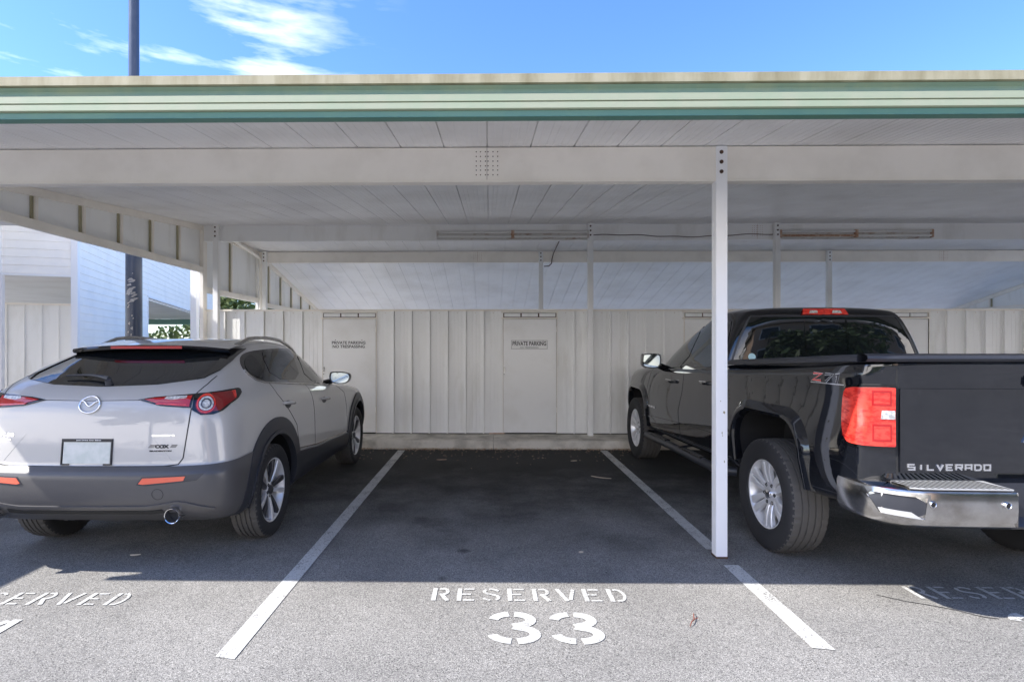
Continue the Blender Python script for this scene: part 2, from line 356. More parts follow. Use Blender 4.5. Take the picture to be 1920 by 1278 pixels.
# painted markings ------------------------------------------------
def flat(vs, fs, z=.004): return [(v[0], v[1], z) for v in vs], fs
def stripe(cx, y0, y1, label, wd=.102, slant=0):
    mb = MB(); n = 40; random.seed(int(cx * 100) + 11)
    vs = []
    for i in range(n + 1):
        y = y0 + (y1 - y0) * i / n; e = .0025 * noise.noise(Vector((cx * 7, y * 9, 0)))
        vs += [(cx - wd / 2 + e, y + (.02 if i == 0 else 0), .004), (cx + wd / 2 + e * .6, y, .004)]
    mb.add(vs, [(2 * i, 2 * i + 1, 2 * i + 3, 2 * i + 2) for i in range(n)])
    o = mb.build('parking_stripe', M['road_paint']); tag(o, label, 'painted line', 'painted parking bay lines'); return o
stripe(-1.25, 2.62, 7.98, 'long unbroken white bay line left of the number 33 beside the grey crossover')
stripe(1.63, 2.74, 3.80, 'short near piece of white bay line between the tall front post and the camera')
stripe(1.63, 4.08, 8.0, 'far piece of white bay line from the front post to the kerb by the pickup')
def arc(cx, cy, rx, ry, a0, a1, n=12): return [(cx + rx * cos(radians(a0 + (a1 - a0) * i / n)), cy + ry * sin(radians(a0 + (a1 - a0) * i / n))) for i in range(n + 1)]
H = 1.0
GL = {  # stencil glyph strokes: list of (points, width) in a 0.64 x 1 box
 'R': [([(.09, 0), (.09, 1)], .18), ([(.25, .94), (.40, .94)] + arc(.40, .72, .16, .22, 90, -90, 8) + [(.27, .50)], .13), ([(.34, .50), (.58, 0)], .17)],
 'E': [([(.09, 0), (.09, 1)], .18), ([(.24, .94), (.62, .94)], .12), ([(.18, .52), (.50, .52)], .12), ([(.24, .06), (.62, .06)], .12)],
 'S': [([(.60, .80)] + arc(.33, .74, .23, .20, 25, 110, 6), .13), (arc(.30, .74, .22, .20, 130, 250, 8) + [(.34, .50)] + arc(.36, .27, .23, .21, 80, -60, 8), .14), (arc(.30, .27, .24, .21, 195, 270, 6), .13)],
 'V': [([(.02, 1), (.30, .02)], .16), ([(.62, 1), (.42, .12)], .15)],
 'D': [([(.09, 0), (.09, 1)], .18), ([(.25, .94), (.34, .94)] + arc(.34, .5, .24, .44, 90, -90, 14) + [(.25, .06)], .13)],
 '3': [(arc(.30, .71, .25, .215, 172, 97, 7), .18), (arc(.32, .73, .25, .19, 84, -75, 12) + [(.32, .52)], .19), ([(.32, .52)] + arc(.33, .285, .275, .205, 75, -84, 12), .19), (arc(.31, .29, .275, .21, 186, 263, 8), .18)],
 '2': [(arc(.30, .72, .24, .215, 165, 98, 6), .155), (arc(.32, .735, .26, .195, 80, -40, 10) + [(.08, .10)], .16), ([(.08, .07), (.62, .07)], .14)],
 '4': [([(.46, 0), (.46, 1)], .16), ([(.36, .96), (.04, .38)], .14), ([(.02, .30), (.34, .30)], .14), ([(.56, .30), (.66, .30)], .14)],
}
def word(s, xc, y0, h, pitch, sx, name, label, cat, jitter=0):
    mb = MB(); n = len(s); x = xc - (n - 1) * pitch / 2
    zz = 0
    for ch in s:
        for (pts, wd) in GL[ch]:
            zz += 1
            P = [((p[0] - .32) * h * sx + x, p[1] * h + y0) for p in pts]
            vs, fs = stroke(P, wd * h * .9); v3, f3 = flat(vs, fs, .004 + .0002 * (zz % 3)); mb.add(v3, f3)
        x += pitch
    o = mb.build(name, M['road_paint'], recalc=False)
    for p in o.data.polygons:
        if p.normal.z < 0: p.flip()
    tag(o, label, cat, 'stencilled bay markings'); return o
word('RESERVED', .235, 3.245, .165, .149, 1.0, 'stencilled_word', 'white stencilled word RESERVED above the 33 in the empty centre bay', 'painted word')
word('33', .29, 2.775, .335, .325, 1.15, 'stencilled_number', 'large white stencilled number 33 on the sunlit asphalt', 'painted number')
word('RESERVED', -2.68, 3.16, .155, .149, 1.0, 'stencilled_word', 'white stencilled word RESERVED behind the grey crossover, cut by the left frame edge', 'painted word')
word('34', -2.755, 2.65, .335, .325, 1.15, 'stencilled_number', 'white stencilled number of the left bay, only its top corner in frame', 'painted number')
word('RESERVED', 3.10, 3.31, .165, .149, 1.0, 'stencilled_word', 'white stencilled word RESERVED half in the shadow of the black pickup', 'painted word')
word('32', 3.10, 2.80, .335, .325, 1.15, 'stencilled_number', 'white stencilled number of the right bay below the pickup bumper', 'painted number')

# ================================================================== CARPORT
car = empty('carport', (0, 8, 0), 'long white metal carport with green fascia, steel posts and storage lockers along its middle', 'carport')
def zf(y): return 2.88 + .1035 * (y - 3.93)         # front ceiling
def zb(y): return 3.31 - .225 * (y - 10.76)         # rear ceiling
ZC2 = zf(8.67)
def ceiling(name, y0, z0, y1, z1, x0, x1, parent=car):
    prof = []; p = .3048; x = -.013 - p * 20
    while x < x1 + p:
        prof += [(x - .005, 0), (x - .003, .016), (x + .003, .016), (x + .005, 0)]
        for k in range(1, 6):
            xx = x + p * k / 6; prof += [(xx - .006, 0), (xx - .003, -.0022 if k % 2 else .0022), (xx + .003, -.0022 if k % 2 else .0022), (xx + .006, 0)]
        x += p
    prof = [q for q in prof if x0 < q[0] < x1]; prof = [(x0, 0)] + prof + [(x1, 0)]
    mb = MB(); vs = []
    for (x, d) in prof: vs += [(x, y0, z0 + d), (x, y1, z1 + d)]
    n = len(prof); mb.add(vs, [(2 * i, 2 * i + 1, 2 * i + 3, 2 * i + 2) for i in range(n - 1)])
    mb.add([(x0, y0, z0 + .04), (x1, y0, z0 + .04), (x1, y1, z1 + .04), (x0, y1, z1 + .04)], [(0, 1, 2, 3)])
    mb.add([(x0, y0, z0), (x0, y1, z1), (x0, y1, z1 + .04), (x0, y0, z0 + .04)], [(0, 1, 2, 3)])
    mb.add([(x1, y0, z0), (x1, y1, z1), (x1, y1, z1 + .04), (x1, y0, z0 + .04)], [(0, 1, 2, 3)])
    mb.add([(x0, y0, z0), (x1, y0, z0), (x1, y0, z0 + .04), (x0, y0, z0 + .04)], [(0, 1, 2, 3)])
    mb.add([(x0, y1, z1), (x1, y1, z1), (x1, y1, z1 + .04), (x0, y1, z1 + .04)], [(0, 1, 2, 3)])
    return mb.build(name, M['ceiling'], parent)
RX0, RX1 = -4.90, 12.5
YF = 2.72
ceiling('roof_panel', YF + .061, zf(YF + .061) - .0, 8.72, zf(8.72), RX0, RX1)
ceiling('roof_panel', 8.722, zf(8.72), 10.758, 3.315, RX0, RX1)
ceiling('roof_panel', 10.76, 3.31, 15.3, zb(15.3), RX0, RX1)
# fascia: extruded profile (y,z)
def strip(name, prof, m, x0=RX0, x1=RX1, smooth=35):
    mb = MB(); mb.prism(prof, 'x', x0, x1); return mb.build(name, m, car, smooth=smooth)
def FZ(prof): return [(y, 1.47 + (z - 1.47) * .8395) for y, z in prof]
strip('fascia_flashing', FZ([(YF - .015, 3.044), (YF - .015, 2.992), (YF + .06, 2.990), (YF + .10, 3.050)]), M['mildew'])
fa = MB()
fa.prism(FZ([(YF + .004, 2.989), (YF + .020, 2.972), (YF + .016, 2.955), (YF + .002, 2.937), (YF + .06, 2.937), (YF + .06, 2.989)]), 'x', RX0, RX1)
fa.m = [2] * len(fa.m)
fa.cur = 1
fa.prism(FZ([(YF + .000, 2.935), (YF - .006, 2.931), (YF - .006, 2.893), (YF + .000, 2.890), (YF + .06, 2.890), (YF + .06, 2.935)]), 'x', RX0, RX1)
fa.prism(FZ([(YF + .000, 2.887), (YF - .006, 2.884), (YF - .006, 2.850), (YF + .000, 2.846), (YF + .06, 2.846), (YF + .06, 2.887)]), 'x', RX0, RX1)
fa.cur = 0
fa.prism(FZ([(YF + .010, 2.844), (YF + .012, 2.812), (YF + .006, 2.806), (YF + .06, 2.806), (YF + .06, 2.844)]), 'x', RX0, RX1)
fa.build('fascia', [M['greendark'], M['greenpale'], M['greenmid']], car, smooth=35)
gf = MB(); gf.prism([(15.3, zb(15.3) + .2), (15.34, zb(15.3) + .2), (15.34, zb(15.3) - .03), (15.3, zb(15.3) - .03)], 'x', RX0, RX1); gf.build('fascia', M['greendark'], car)
# beams ---------------------------------------------------
def beam(y, zt, hgt, x0, x1, m, joints, lip=.035):
    mb = MB(); zb_ = zt - hgt
    mb.box(x0, x1, y, y + .06, zb_ + .012, zt - .004); mb.box(x0, x1, y - .004, y + .075, zb_, zb_ + .011)
    o = mb.build('beam', m, car, bevel=.002)
    for (jx, wd, ht) in joints:       # splice plate with a field of rivets and a seam
        r = MB(); rr = max(.0042, wd * .024)
        pl = MB(); pl.box(jx - wd * .6, jx + wd * .6, y - .0035, y - .001, zb_ + .014, zt - .006)
        s_ = pl.build('splice_plate', m, o)
        for cx in (-.5, -.30, -.07, .05, .28, .5):
            for k in range(6):
                zz = zt - .035 - (ht) * (k / 5.0 if k < 4 else (k / 5.0 - .02)); r.cyl((jx + cx * wd, y - .003, zz), 'y', rr, -.003, 0, 8)
        r.box(jx - .0012, jx + .0012, y - .0042, y - .003, zb_ + .014, zt - .006)
        r.build('rivets', M['stain'] if y > 5 else M['bolt'], o)
    return o
B1, B2, B3 = 3.935, 8.62, 10.72
beam(B1, 2.876, .245, RX0 + .1, RX1 - .1, M['cream'], [(-.015, .150, .165), (8.7, .15, .165)])
beam(B2, ZC2 - .012, .245, XL + .02, XR, M['white'], [(4.10, .15, .15), (9.9, .15, .15)])
beam(B3, 3.305, .21, XL + .02, XR, M['cream'], [(-.22, .15, .14), (8.60, .15, .14)])
# posts ---------------------------------------------------
def post(x, y, z0, z1, m, bolts=3, bs=.0135, name='post', wd=.078, dp=.085):
    mb = MB(); mb.box(x - wd / 2, x + wd / 2, y, y + dp, z0, z1)
    o = mb.build(name, m, car, bevel=.0035)
    ln = MB(); ln.box(x - wd / 2 - .001, x - wd / 2 + .001, y + dp * .28, y + dp * .34, z0 + .002, z1 - .26); ln.build('post_groove', M['white'], o)
    if z0 < .01:
        rp = MB(); rp.box(x - wd / 2 - .002, x + wd / 2 + .002, y - .002, y + dp + .002, 0, .014); rp.build('rusted_foot', M['bolt'], o)
        random.seed(int(x * 50) + 90)
        for q in range(5):
            sz = random.uniform(.06, 1.1); sx = x + random.uniform(-.025, .02); h2 = random.uniform(.004, .014); w2 = random.uniform(.003, .010); sf = MB()
            sf.add([(sx - w2, y - .0006, sz), (sx + w2 * .6, y - .0006, sz - h2 * .7), (sx + w2, y - .0006, sz + h2 * .4), (sx - w2 * .2, y - .0006, sz + h2)], [(0, 1, 2, 3)]); sf.build('paint_chip', M['mildew'], o)
    for k in range(bolts):
        b = MB(); zz = z1 - .045 - k * .068
        b.cyl((x - .004, y, zz), 'y', bs, -.004, 0, 14); b.cyl((x - .004, y, zz), 'y', bs * .62, -.012, -.004, 6)
        b.build('bolt', M['bolt'], o, smooth=40)
    return o
post(1.622, B1 - .012, 0, 2.874, M['trim'])
post(7.45, B1 - .012, 0, 2.874, M['trim']); post(-4.25, B1 - .012, 0, 2.874, M['trim'])
for x in (-4.20, 1.545, 4.37, 10.2): post(x, B2 - .09, KH, ZC2 - .014, M['white'])
for x in (-4.30, .985, 6.42, 11.0): post(x, B3 - .088, KH, 3.30, M['white'])
# gable end panels ---------------------------------------
def gable(X, side, pts_top, zbot, ribs, name='gable_panel', x_th=.03):
    """side=+1: inside faces +X.  pts_top list (y,z)"""
    mb = MB(); y0, y1 = pts_top[0][0], pts_top[-1][0]
    poly = [(y0, zbot), (y1, zbot)] + [(y, z) for y, z in reversed(pts_top)]
    mb.prism(poly, 'x', X - side * x_th, X)
    o = mb.build(name, M['wallw'], car)
    t = MB(); t.cur = 0
    t.prism([(y0, zbot - .035), (y1, zbot - .035), (y1, zbot + .055), (y0, zbot + .055)], 'x', X + side * .001, X + side * .055)
    for i in range(len(pts_top) - 1):
        (a, za), (b, zb_) = pts_top[i], pts_top[i + 1]
        t.prism([(a, za - .085), (b, zb_ - .085), (b, zb_ - .004), (a, za - .004)], 'x', X + side * .001, X + side * .045)
    t.build('edge_channel', M['cream'], o, bevel=.003)
    def top(y):
        for i in range(len(pts_top) - 1):
            (a, za), (b, zb_) = pts_top[i], pts_top[i + 1]
            if a <= y <= b: return za + (zb_ - za) * (y - a) / (b - a)
        return pts_top[-1][1]
    for y in ribs:
        r = MB(); r.box(X + side * .002, X + side * .040, y - .018, y + .018, zbot + .058, top(y) - .088); r.build('rib', M['cream'], o, bevel=.002)
        k = MB(); k.box(X + side * .002, X + side * .020, y - .045, y - .019, zbot + .058, top(y) - .088); k.build('rib_painted_shadow', M['darkgap'] if False else M['mildew'], o)  # brownish strip paints a shadow along one side of each rib
    return o
gable(XL, 1, [(3.97, zf(3.97) - .0), (8.66, zf(8.66))], 2.66, [4.15, 4.80, 5.44, 6.09, 6.72, 7.35, 8.0])
gable(XL, 1, [(8.70, zf(8.66)), (10.76, 3.32)], 2.36, [9.62])
gable(XL, 1, [(10.80, zb(10.80)), (14.9, zb(14.9))], 2.30, [11.3, 11.95, 12.6, 13.25, 13.9, 14.5])
gable(XR, -1, [(3.97, zf(3.97)), (8.66, zf(8.66))], 2.66, [4.8, 6.09, 7.35])
gable(XR, -1, [(10.80, zb(10.80)), (14.9, zb(14.9))], 2.37, [11.6, 12.45, 13.45, 14.4])
c_ = MB(); c_.box(XL + .0, XL + .06, 8.60, 8.72, KH, ZC2 - .02); c_.build('corner_post', M['cream'], car, bevel=.004)
c_ = MB(); c_.box(XL + .0, XL + .05, 10.68, 10.76, KH, 3.28); c_.build('corner_post', M['white'], car, bevel=.004)
# downpipe in the corner
dp = MB(); dp.tube([(XL + .10, 9.35, 3.33), (XL + .10, 10.3, 3.22), (XL + .11, 10.6, 3.16), (XL + .12, 10.64, 3.0), (XL + .12, 10.64, 2.2)], .032, 10); dp.build('downpipe', M['cream'], car, smooth=60)

# storage wall -------------------------------------------
WT = 2.062
doors = [(-2.60, -1.76), (.216, 1.05), (3.02, 3.86), (5.92, 6.76), (8.8, 9.64)]
wm = MB(); cap = MB(); screws = MB()
def wall_run(x0, x1):
    p = .2895; x = x0
    n = max(1, round((x1 - x0) / p)); p = (x1 - x0) / n
    prof = [(x0, 0)]
    for i in range(n + 1):
        xx = x0 + i * p
        if i > 0: prof += [(xx - .030, 0), (xx - .028, -.032), (xx - .006, -.032), (xx - .004, 0), (xx - .003, .020), (xx + .004, .020), (xx + .005, 0)] if i < n else [(x1, 0)]
        if i < n:
            for k in (.35, .55, .75): prof += [(xx + p * k - .005, 0), (xx + p * k, .003), (xx + p * k + .005, 0)]
            screws.cyl((xx + p * .48, WY, WT - .055), 'y', .005, -.003, .001, 6)
    prof = sorted(prof, key=lambda q: q[0]); n2 = len(prof)
    vs = []
    for (xx, d) in prof: vs += [(xx, WY + d, KH + .01), (xx, WY + d, WT - .02)]
    wm.add(vs, [(2 * i, 2 * i + 2, 2 * i + 3, 2 * i + 1) for i in range(n2 - 1)])
xs = XL + .06
for (a, b) in doors:
    wall_run(xs, a - .004); xs = b + .004
wall_run(xs, XR)
wallo = wm.build('storage_wall', M['wallw'], car, recalc=False)
cp = MB(); cp.box(XL + .06, XR, WY - .036, WY + .03, WT - .028, WT); cp.build('wall_cap', M['cream'], wallo, bevel=.003)
bs_ = MB(); bs_.box(XL + .06, XR, WY - .012, WY + .02, KH + .001, KH + .012); bs_.build('wall_gap', M['darkgap'], wallo)
screws.build('screw', M['stain'], wallo)
bw = MB(); bw.box(XL + .07, XR - .01, WY + .06, 10.6, KH, 2.0); bw.build('storage_room', M['wallw'], car)
DOORS = []
for di, (a, b) in enumerate(doors):
    d = MB(); d.box(a + .006, b - .006, WY - .012, WY + .02, KH + .022, 1.905)
    do = d.build('door', M['door'], car, bevel=.003); DOORS.append(do)
    f = MB(); f.box(a - .002, a + .004, WY - .018, WY + .03, KH + .012, 2.0); f.box(b - .004, b + .006, WY - .022, WY + .03, KH + .012, 2.03)
    f.box(a - .03, b + .02, WY - .026, WY + .02, 1.912, 1.934); f.box(a - .03, b + .02, WY - .026, WY + .02, 2.008, 2.030)
    f.build('door_frame', M['cream'], do)
    dg_ = MB(); dg_.box(a + .0045, a + .0055, WY - .013, WY + .02, KH + .02, 1.905); dg_.box(b - .0058, b - .0042, WY - .0225, WY - .01, KH + .02, 1.91); dg_.box(a + .006, b - .006, WY - .0135, WY - .0125, KH + .014, KH + .021); dg_.build('door_gap', M['darkgap'], do)
    t = MB(); t.box(a + .005, b - .005, WY + .01, WY + .03, 1.936, 2.006); t.build('transom_recess', M['mildew'] if False else M['bolt'], do)
    lo = MB()
    n = 3
    for k in range(n):
        x0 = a + .008 + (b - a - .016) * k / n; x1 = a + .008 + (b - a - .016) * (k + 1) / n
        lo.box(x0 + .012, x1 - .012, WY - .012, WY + .009, 1.946, 1.998)
    lo.build('transom_panel', M['wallw'], do)
    h = MB(); h.box(a + .010, a + .034, WY - .020, WY - .0125, 1.09, 1.165); h.cyl((a + .022, WY - .02, 1.14), 'y', .013, -.04, 0, 12)
    h.cyl((a + .018, WY - .013, 1.055), 'y', .010, -.008, 0, 10); h.build('door_handle', M['steel'], do, smooth=40)
    hg = MB()
    for zz in (.5, 1.75): hg.cyl((b - .001, WY - .024, zz), 'z', .006, -.04, .04, 8)
    hg.build('hinge', M['cream'], do)
# rusty strip under centre door
rs = MB(); rs.box(.0, .24, WY - .016, WY - .012, KH + .001, KH + .020); rs.build('rust_patch', M['stain'], DOORS[1])
# signs ---------------------------------------------------
def sign(xc, z0, z1, wd, lines, label, border=True):
    rt = empty('door_sign', (xc, WY - .014, (z0 + z1) / 2), label, 'sign', 'private parking signs on the locker doors')
    pb = MB(); pb.box(xc - wd / 2, xc + wd / 2, WY - .0155, WY - .0125, z0, z1); pb.build('sign_plate', M['signwhite'], rt, bevel=.0008)
    for (s, u0, u1, a, b, bo) in lines:
        vs, fs = text2d(s, .1, bo); vs = fit(vs, xc + u0, xc + u1, a, b)
        v3, f3 = slab(vs, fs, lambda u, v, d: (u, WY - .0157 - d, v), .0006); MB().add(v3, f3).build('lettering', M['black'], rt)
    if border:
        e = MB(); q = .004
        for (x0, x1, a, b) in ((xc - wd / 2, xc + wd / 2, z0, z0 + q), (xc - wd / 2, xc + wd / 2, z1 - q, z1), (xc - wd / 2, xc - wd / 2 + q, z0 + q, z1 - q), (xc + wd / 2 - q, xc + wd / 2, z0 + q, z1 - q)):
            e.box(x0, x1, WY - .0163, WY - .0156, a, b)
        e.build('sign_border', M['black'], rt)
    for dx in (-.38, .38):
        b = MB(); b.cyl((xc + dx * wd, WY - .0158, z1 + .012 if not border else z1 - .006), 'y', .006, -.004, .004, 8); b.build('screw', M['bolt'], rt)
    return rt
sign(-2.19, 1.452, 1.575, .545, [('PRIVATE PARKING', -.262, .262, 1.520, 1.566, .0018), ('NO TRESPASSING', -.25, .25, 1.461, 1.507, .0018)],
     'frameless sign on the left locker door, its two lines of lettering equally large', border=False)
sign(.625, 1.445, 1.580, .560, [('PRIVATE PARKING', -.262, .262, 1.496, 1.564, .0025), ('NO TRESPASSING', -.14, .14, 1.459, 1.477, .001)],
     'black bordered sign on the centre locker door, its second line of lettering tiny')
# fluorescent fixtures -----------------------------------
def fixture(x0, x1, label, rusty):
    y = B2 - .006; rt = empty('strip_light', ((x0 + x1) / 2, y, 3.18), label, 'strip light', 'fluorescent strip lights on the middle beam')
    b = MB(); b.prism([(y, 3.255), (y, 3.125), (y - .045, 3.135), (y - .052, 3.160), (y - .052, 3.218), (y - .045, 3.245)], 'x', x0, x1); b.build('housing', M['fixture'], rt)
    for zz in (3.160, 3.222):
        xm = (x0 + x1) / 2
        for (a, c, mm) in ((x0 + .03, xm - .02, M['stain'] if (rusty and zz < 3.2) else M['tube']), (xm + .02, x1 - .03, M['tube'])):
            t = MB(); t.cyl((0, y - .072, zz), 'x', .0165, a, c, 14); t.build('tube', mm, rt, smooth=60)
    for (a, c) in ((x0 - .002, x0 + .03), ((x0 + x1) / 2 - .025, (x0 + x1) / 2 + .025), (x1 - .03, x1 + .002)):
        e = MB(); e.box(a, c, y - .09, y - .04, 3.130, 3.250); e.build('end_cap', M['stain'] if (c - a) > .04 or rusty else M['fixture'], rt, bevel=.004)
fixture(-.80, 1.52, 'plain white fluorescent strip light on the beam above the centre door', False)
fixture(4.40, 6.70, 'fluorescent strip light with its left half rusted orange above the black pickup', True)
def cable(pts, r, label):
    mb = MB(); mb.tube(pts, r, 6); o = mb.build('cable', M['cable'], smooth=60); tag(o, label, 'cable', 'loose wiring under the carport'); return o
P = []
random.seed(3)
for i in range(41):
    t = i / 40; x = 1.60 + (4.34 - 1.60) * t; P.append((x, B2 - .012, 3.19 + .012 * sin(t * 9) + .006 * sin(t * 31) - .018 * sin(pi * t)))
cable(P, .006, 'thin dark cable running along the middle beam between the two strip lights')
cable([(1.235, 9.9, 3.34), (1.23, 10.3, 3.30), (1.215, 10.6, 3.24), (1.20, 10.69, 3.16), (1.19, 10.70, 3.07), (1.14, 10.70, 3.02), (1.05, 10.70, 3.015)], .010, 'short curved dark cable drooping over the rear beam beside a post')

# ================================================================== NEIGHBOUR BUILDING ON THE LEFT
th = radians(18.6)
nb = empty('sided_building', (-7.77, 10.45, 0), 'white lap sided building with an open corner bay on the left behind the lamp pole', 'building', rz=th)
# local frame: x along the front face (to the right, away), y along the receding side face; corner at origin
def lap(name, x0, x1, y0, y1, z0, z1, axis, out, parent, m, cut=None, cw=.152):
    """lap siding courses on a plane; axis 'x' = face spans x at y=y0 ; axis 'y' = spans y at x=x0; out = +-1 outward"""
    mb = MB(); z = z0
    while z < z1 - 1e-4:
        zt = min(z + cw, z1); lowd = .016 * out; hi = .003 * out
        if axis == 'x': vs = [(x0, y0 + lowd, z), (x1, y0 + lowd, z), (x1, y0 + hi, zt), (x0, y0 + hi, zt), (x0, y0, z), (x1, y0, z)]
        else:
            ya, yb = y0, y1
            if cut: ya, yb = cut(z, zt, y0, y1)
            if yb <= ya: z = zt; continue
            vs = [(x0 + lowd, ya, z), (x0 + lowd, yb, z), (x0 + hi, yb, zt), (x0 + hi, ya, zt), (x0, ya, z), (x0, yb, z)]
        mb.add(vs, [(0, 1, 2, 3), (0, 4, 5, 1)]); z = zt
    return mb.build(name, m, parent, world=False, recalc=False)
S = M['siding']
# front hanging panel (faces the lot) and left return
WA = 1.17
lap('siding_panel', -WA, -.06, 0, 0, 2.83, 4.6, 'x', -1, nb, S)
lap('siding_panel', -WA, 0, -3.2, 0, 2.83, 4.6, 'y', 1, nb, S)
c = MB(); c.box(-.09, .02, -.03, .09, 0, 4.6); c.build('corner_board', M['trim'], nb, world=False, bevel=.004)
c = MB(); c.box(-WA - .10, -WA + .015, -.035, .09, 0, 2.83); c.build('bay_post', M['trim'], nb, world=False, bevel=.004)
c = MB(); c.box(-WA - .02, -.09, -.012, .06, 2.79, 2.829); c.build('header_trim', M['trim'], nb, world=False)
# long side face
lap('siding_wall', .0, 0, .09, 5.10, 0, 4.6, 'y', 1, nb, S)
def cutf(z, zt, a, b):
    # opening under a raking lower edge
    lo = 3.42 ; zopen = 2.32
    return (3.35, b) if z > zopen - .02 else (b, b)
lap('siding_wall', .0, 0, 5.102, 17.0, 2.90, 4.6, 'y', 1, nb, S)
c = MB(); c.box(-.12, .02, 5.03, 5.11, 0, 2.90); c.build('opening_post', M['trim'], nb, world=False)
c = MB(); c.box(-.10, .03, 5.112, 17.0, 2.84, 2.902); c.build('header_trim', M['trim'], nb, world=False)
c = MB(); c.box(-.12, .02, 14.6, 14.7, 0, 2.84); c.build('opening_post', M['trim'], nb, world=False)
# inside bay: soffit, back wall with ribs
c = MB(); c.box(-5.2, -.05, .05, 16.9, 2.785, 2.825); c.build('bay_soffit', M['ceiling'], nb, world=False)
c = MB(); c.box(-5.2, -.05, -3.2, 17.0, 4.6, 4.7); c.build('roof', M['white'], nb, world=False)
c = MB(); c.box(-5.2, -WA - .002, -3.2, -.05, 2.79, 2.83); c.build('bay_soffit', M['ceiling'], nb, world=False)
wb = MB(); x = -5.0
prof = []
while x < -.42: prof += [(x, 0), (x + .25, 0), (x + .252, -.025), (x + .275, -.025), (x + .277, 0)]; x += .29
vs = []
for (xx, d) in prof: vs += [(xx, 1.1 + d, 0), (xx, 1.1 + d, 2.32)]
wb.add(vs, [(2 * i, 2 * i + 2, 2 * i + 3, 2 * i + 1) for i in range(len(prof) - 1)]); wb.build('locker_wall', M['wallw'], nb, world=False, recalc=False)
c = MB(); c.box(-5.0, -.40, 1.06, 1.12, 2.32, 2.36); c.build('wall_cap', M['cream'], nb, world=False)
c = MB(); c.box(-.41, -.37, 1.04, 1.14, 0, 2.38); c.build('locker_edge', M['trim'], nb, world=False)
c = MB(); c.box(-.36, -.08, 1.9, 1.95, 0, 2.3); c.build('dark_opening', M['interior'], nb, world=False)
c = MB(); c.box(-.26, -.235, 1.5, 1.54, 0, 2.3); c.build('locker_edge', M['mildew'], nb, world=False)

# far carport seen through the opening ---------------------
fc = empty('far_carport', (-20, 27, 0), 'distant carport with dark green fascia seen through the gap above the crossover roof', 'carport')
c = MB(); c.box(-26, -14, 20.0, 27.5, 3.05, 3.13); c.build('roof_panel', M['ceiling'], fc)
c = MB(); c.box(-26, -14, 27.5, 27.6, 2.60, 2.86); c.build('fascia', M['greendark'], fc)
c = MB(); c.box(-26, -14, 26.9, 27.0, 2.84, 3.05); c.build('beam', M['white'], fc)
for x in (-25.0, -14.3): c = MB(); c.box(x, x + .1, 26.9, 27.0, 0, 2.9); c.build('post', M['white'], fc)

# neighbouring carport roof beyond the left end; its shade and ours leave a sunlit slot between them
nc = empty('neighbouring_carport', (-9, 5, 0), 'neighbouring white carport just outside the left edge of the frame', 'carport')
c = MB(); c.box(-13.0, -6.05, 1.5, 7.5, 3.12, 3.22); c.build('roof_panel', M['ceiling'], nc)
c = MB(); c.box(-13.0, -6.06, 1.44, 1.499, 3.0, 3.22); c.build('fascia', M['greendark'], nc)
for (px_, py_) in ((-12.6, 2.2), (-6.75, 2.2), (-12.6, 7.2), (-9.2, 7.2)): c = MB(); c.box(px_, px_ + .09, py_, py_ + .09, 0, 3.12); c.build('post', M['trim'], nc, bevel=.003)
# lamp pole -------------------------------------------------
lp = empty('lamp_pole', (-5.47, 8.55, 0), 'dark blue steel lamp pole with scraped paint standing between the carport and the sided building', 'lamp pole')
c = MB(); c.cyl((-5.47, 8.55, 0), 'z', .118, 0, 3.6, 28, .112); c.build('lower_shaft', M['pole'], lp, smooth=40)
c = MB(); c.cyl((-5.47, 8.55, 0), 'z', .078, 3.6, 9.5, 24, .066); c.build('upper_shaft', M['pole'], lp, smooth=40)
c = MB(); c.box(-5.7, -5.24, 8.32, 8.78, 0, .05); c.build('base_plate', M['steel'], lp)
c = MB(); c.tube([(-5.47, 8.55, 9.4), (-5.47, 8.2, 9.55), (-5.47, 7.6, 9.6)], .04, 10); c.build('arm', M['pole'], lp, smooth=50)
c = MB(); c.box(-5.62, -5.32, 6.95, 7.6, 9.52, 9.68); c.build('lamp_head', M['pole'], lp, bevel=.03)
random.seed(5)
sc = MB()
for (ang, z, hw, hh, k) in [(-75, 2.45, .05, .03, 3), (-85, 2.28, .04, .03, 4), (-78, 2.33, .05, .022, 5), (-66, 2.22, .045, .03, 5), (-95, 2.10, .02, .02, 3), (-80, 1.80, .02, .035, 3), (-88, 1.70, .015, .03, 2), (-70, 2.62, .01, .01, 1), (-72, 1.95, .012, .02, 2)]:
    for j in range(k):
        a = radians(ang + random.uniform(-16, 16)); zz = z + random.uniform(-.05, .05); r = .1175
        n = 7; pts = []
        for q in range(n):
            t = 2 * pi * q / n; u = hw * cos(t) * random.uniform(.4, 1.1); v = hh * sin(t) * random.uniform(.3, 1.0); aa = a + u / r
            pts.append((-5.47 + (r + .0012) * cos(aa), 8.55 + (r + .0012) * sin(aa), zz + v + u * .35))
        sc.add(pts, [tuple(range(n))])
sc.build('paint_scrape', M['scrape'], lp)

# a white post of the neighbouring unit just outside the gable
c = MB(); c.box(-4.92, -4.82, 9.15, 9.25, 0, 2.78); o = c.build('white_post', M['trim'], bevel=.004); tag(o, 'short square white post in sunlight just outside the left gable end', 'post')

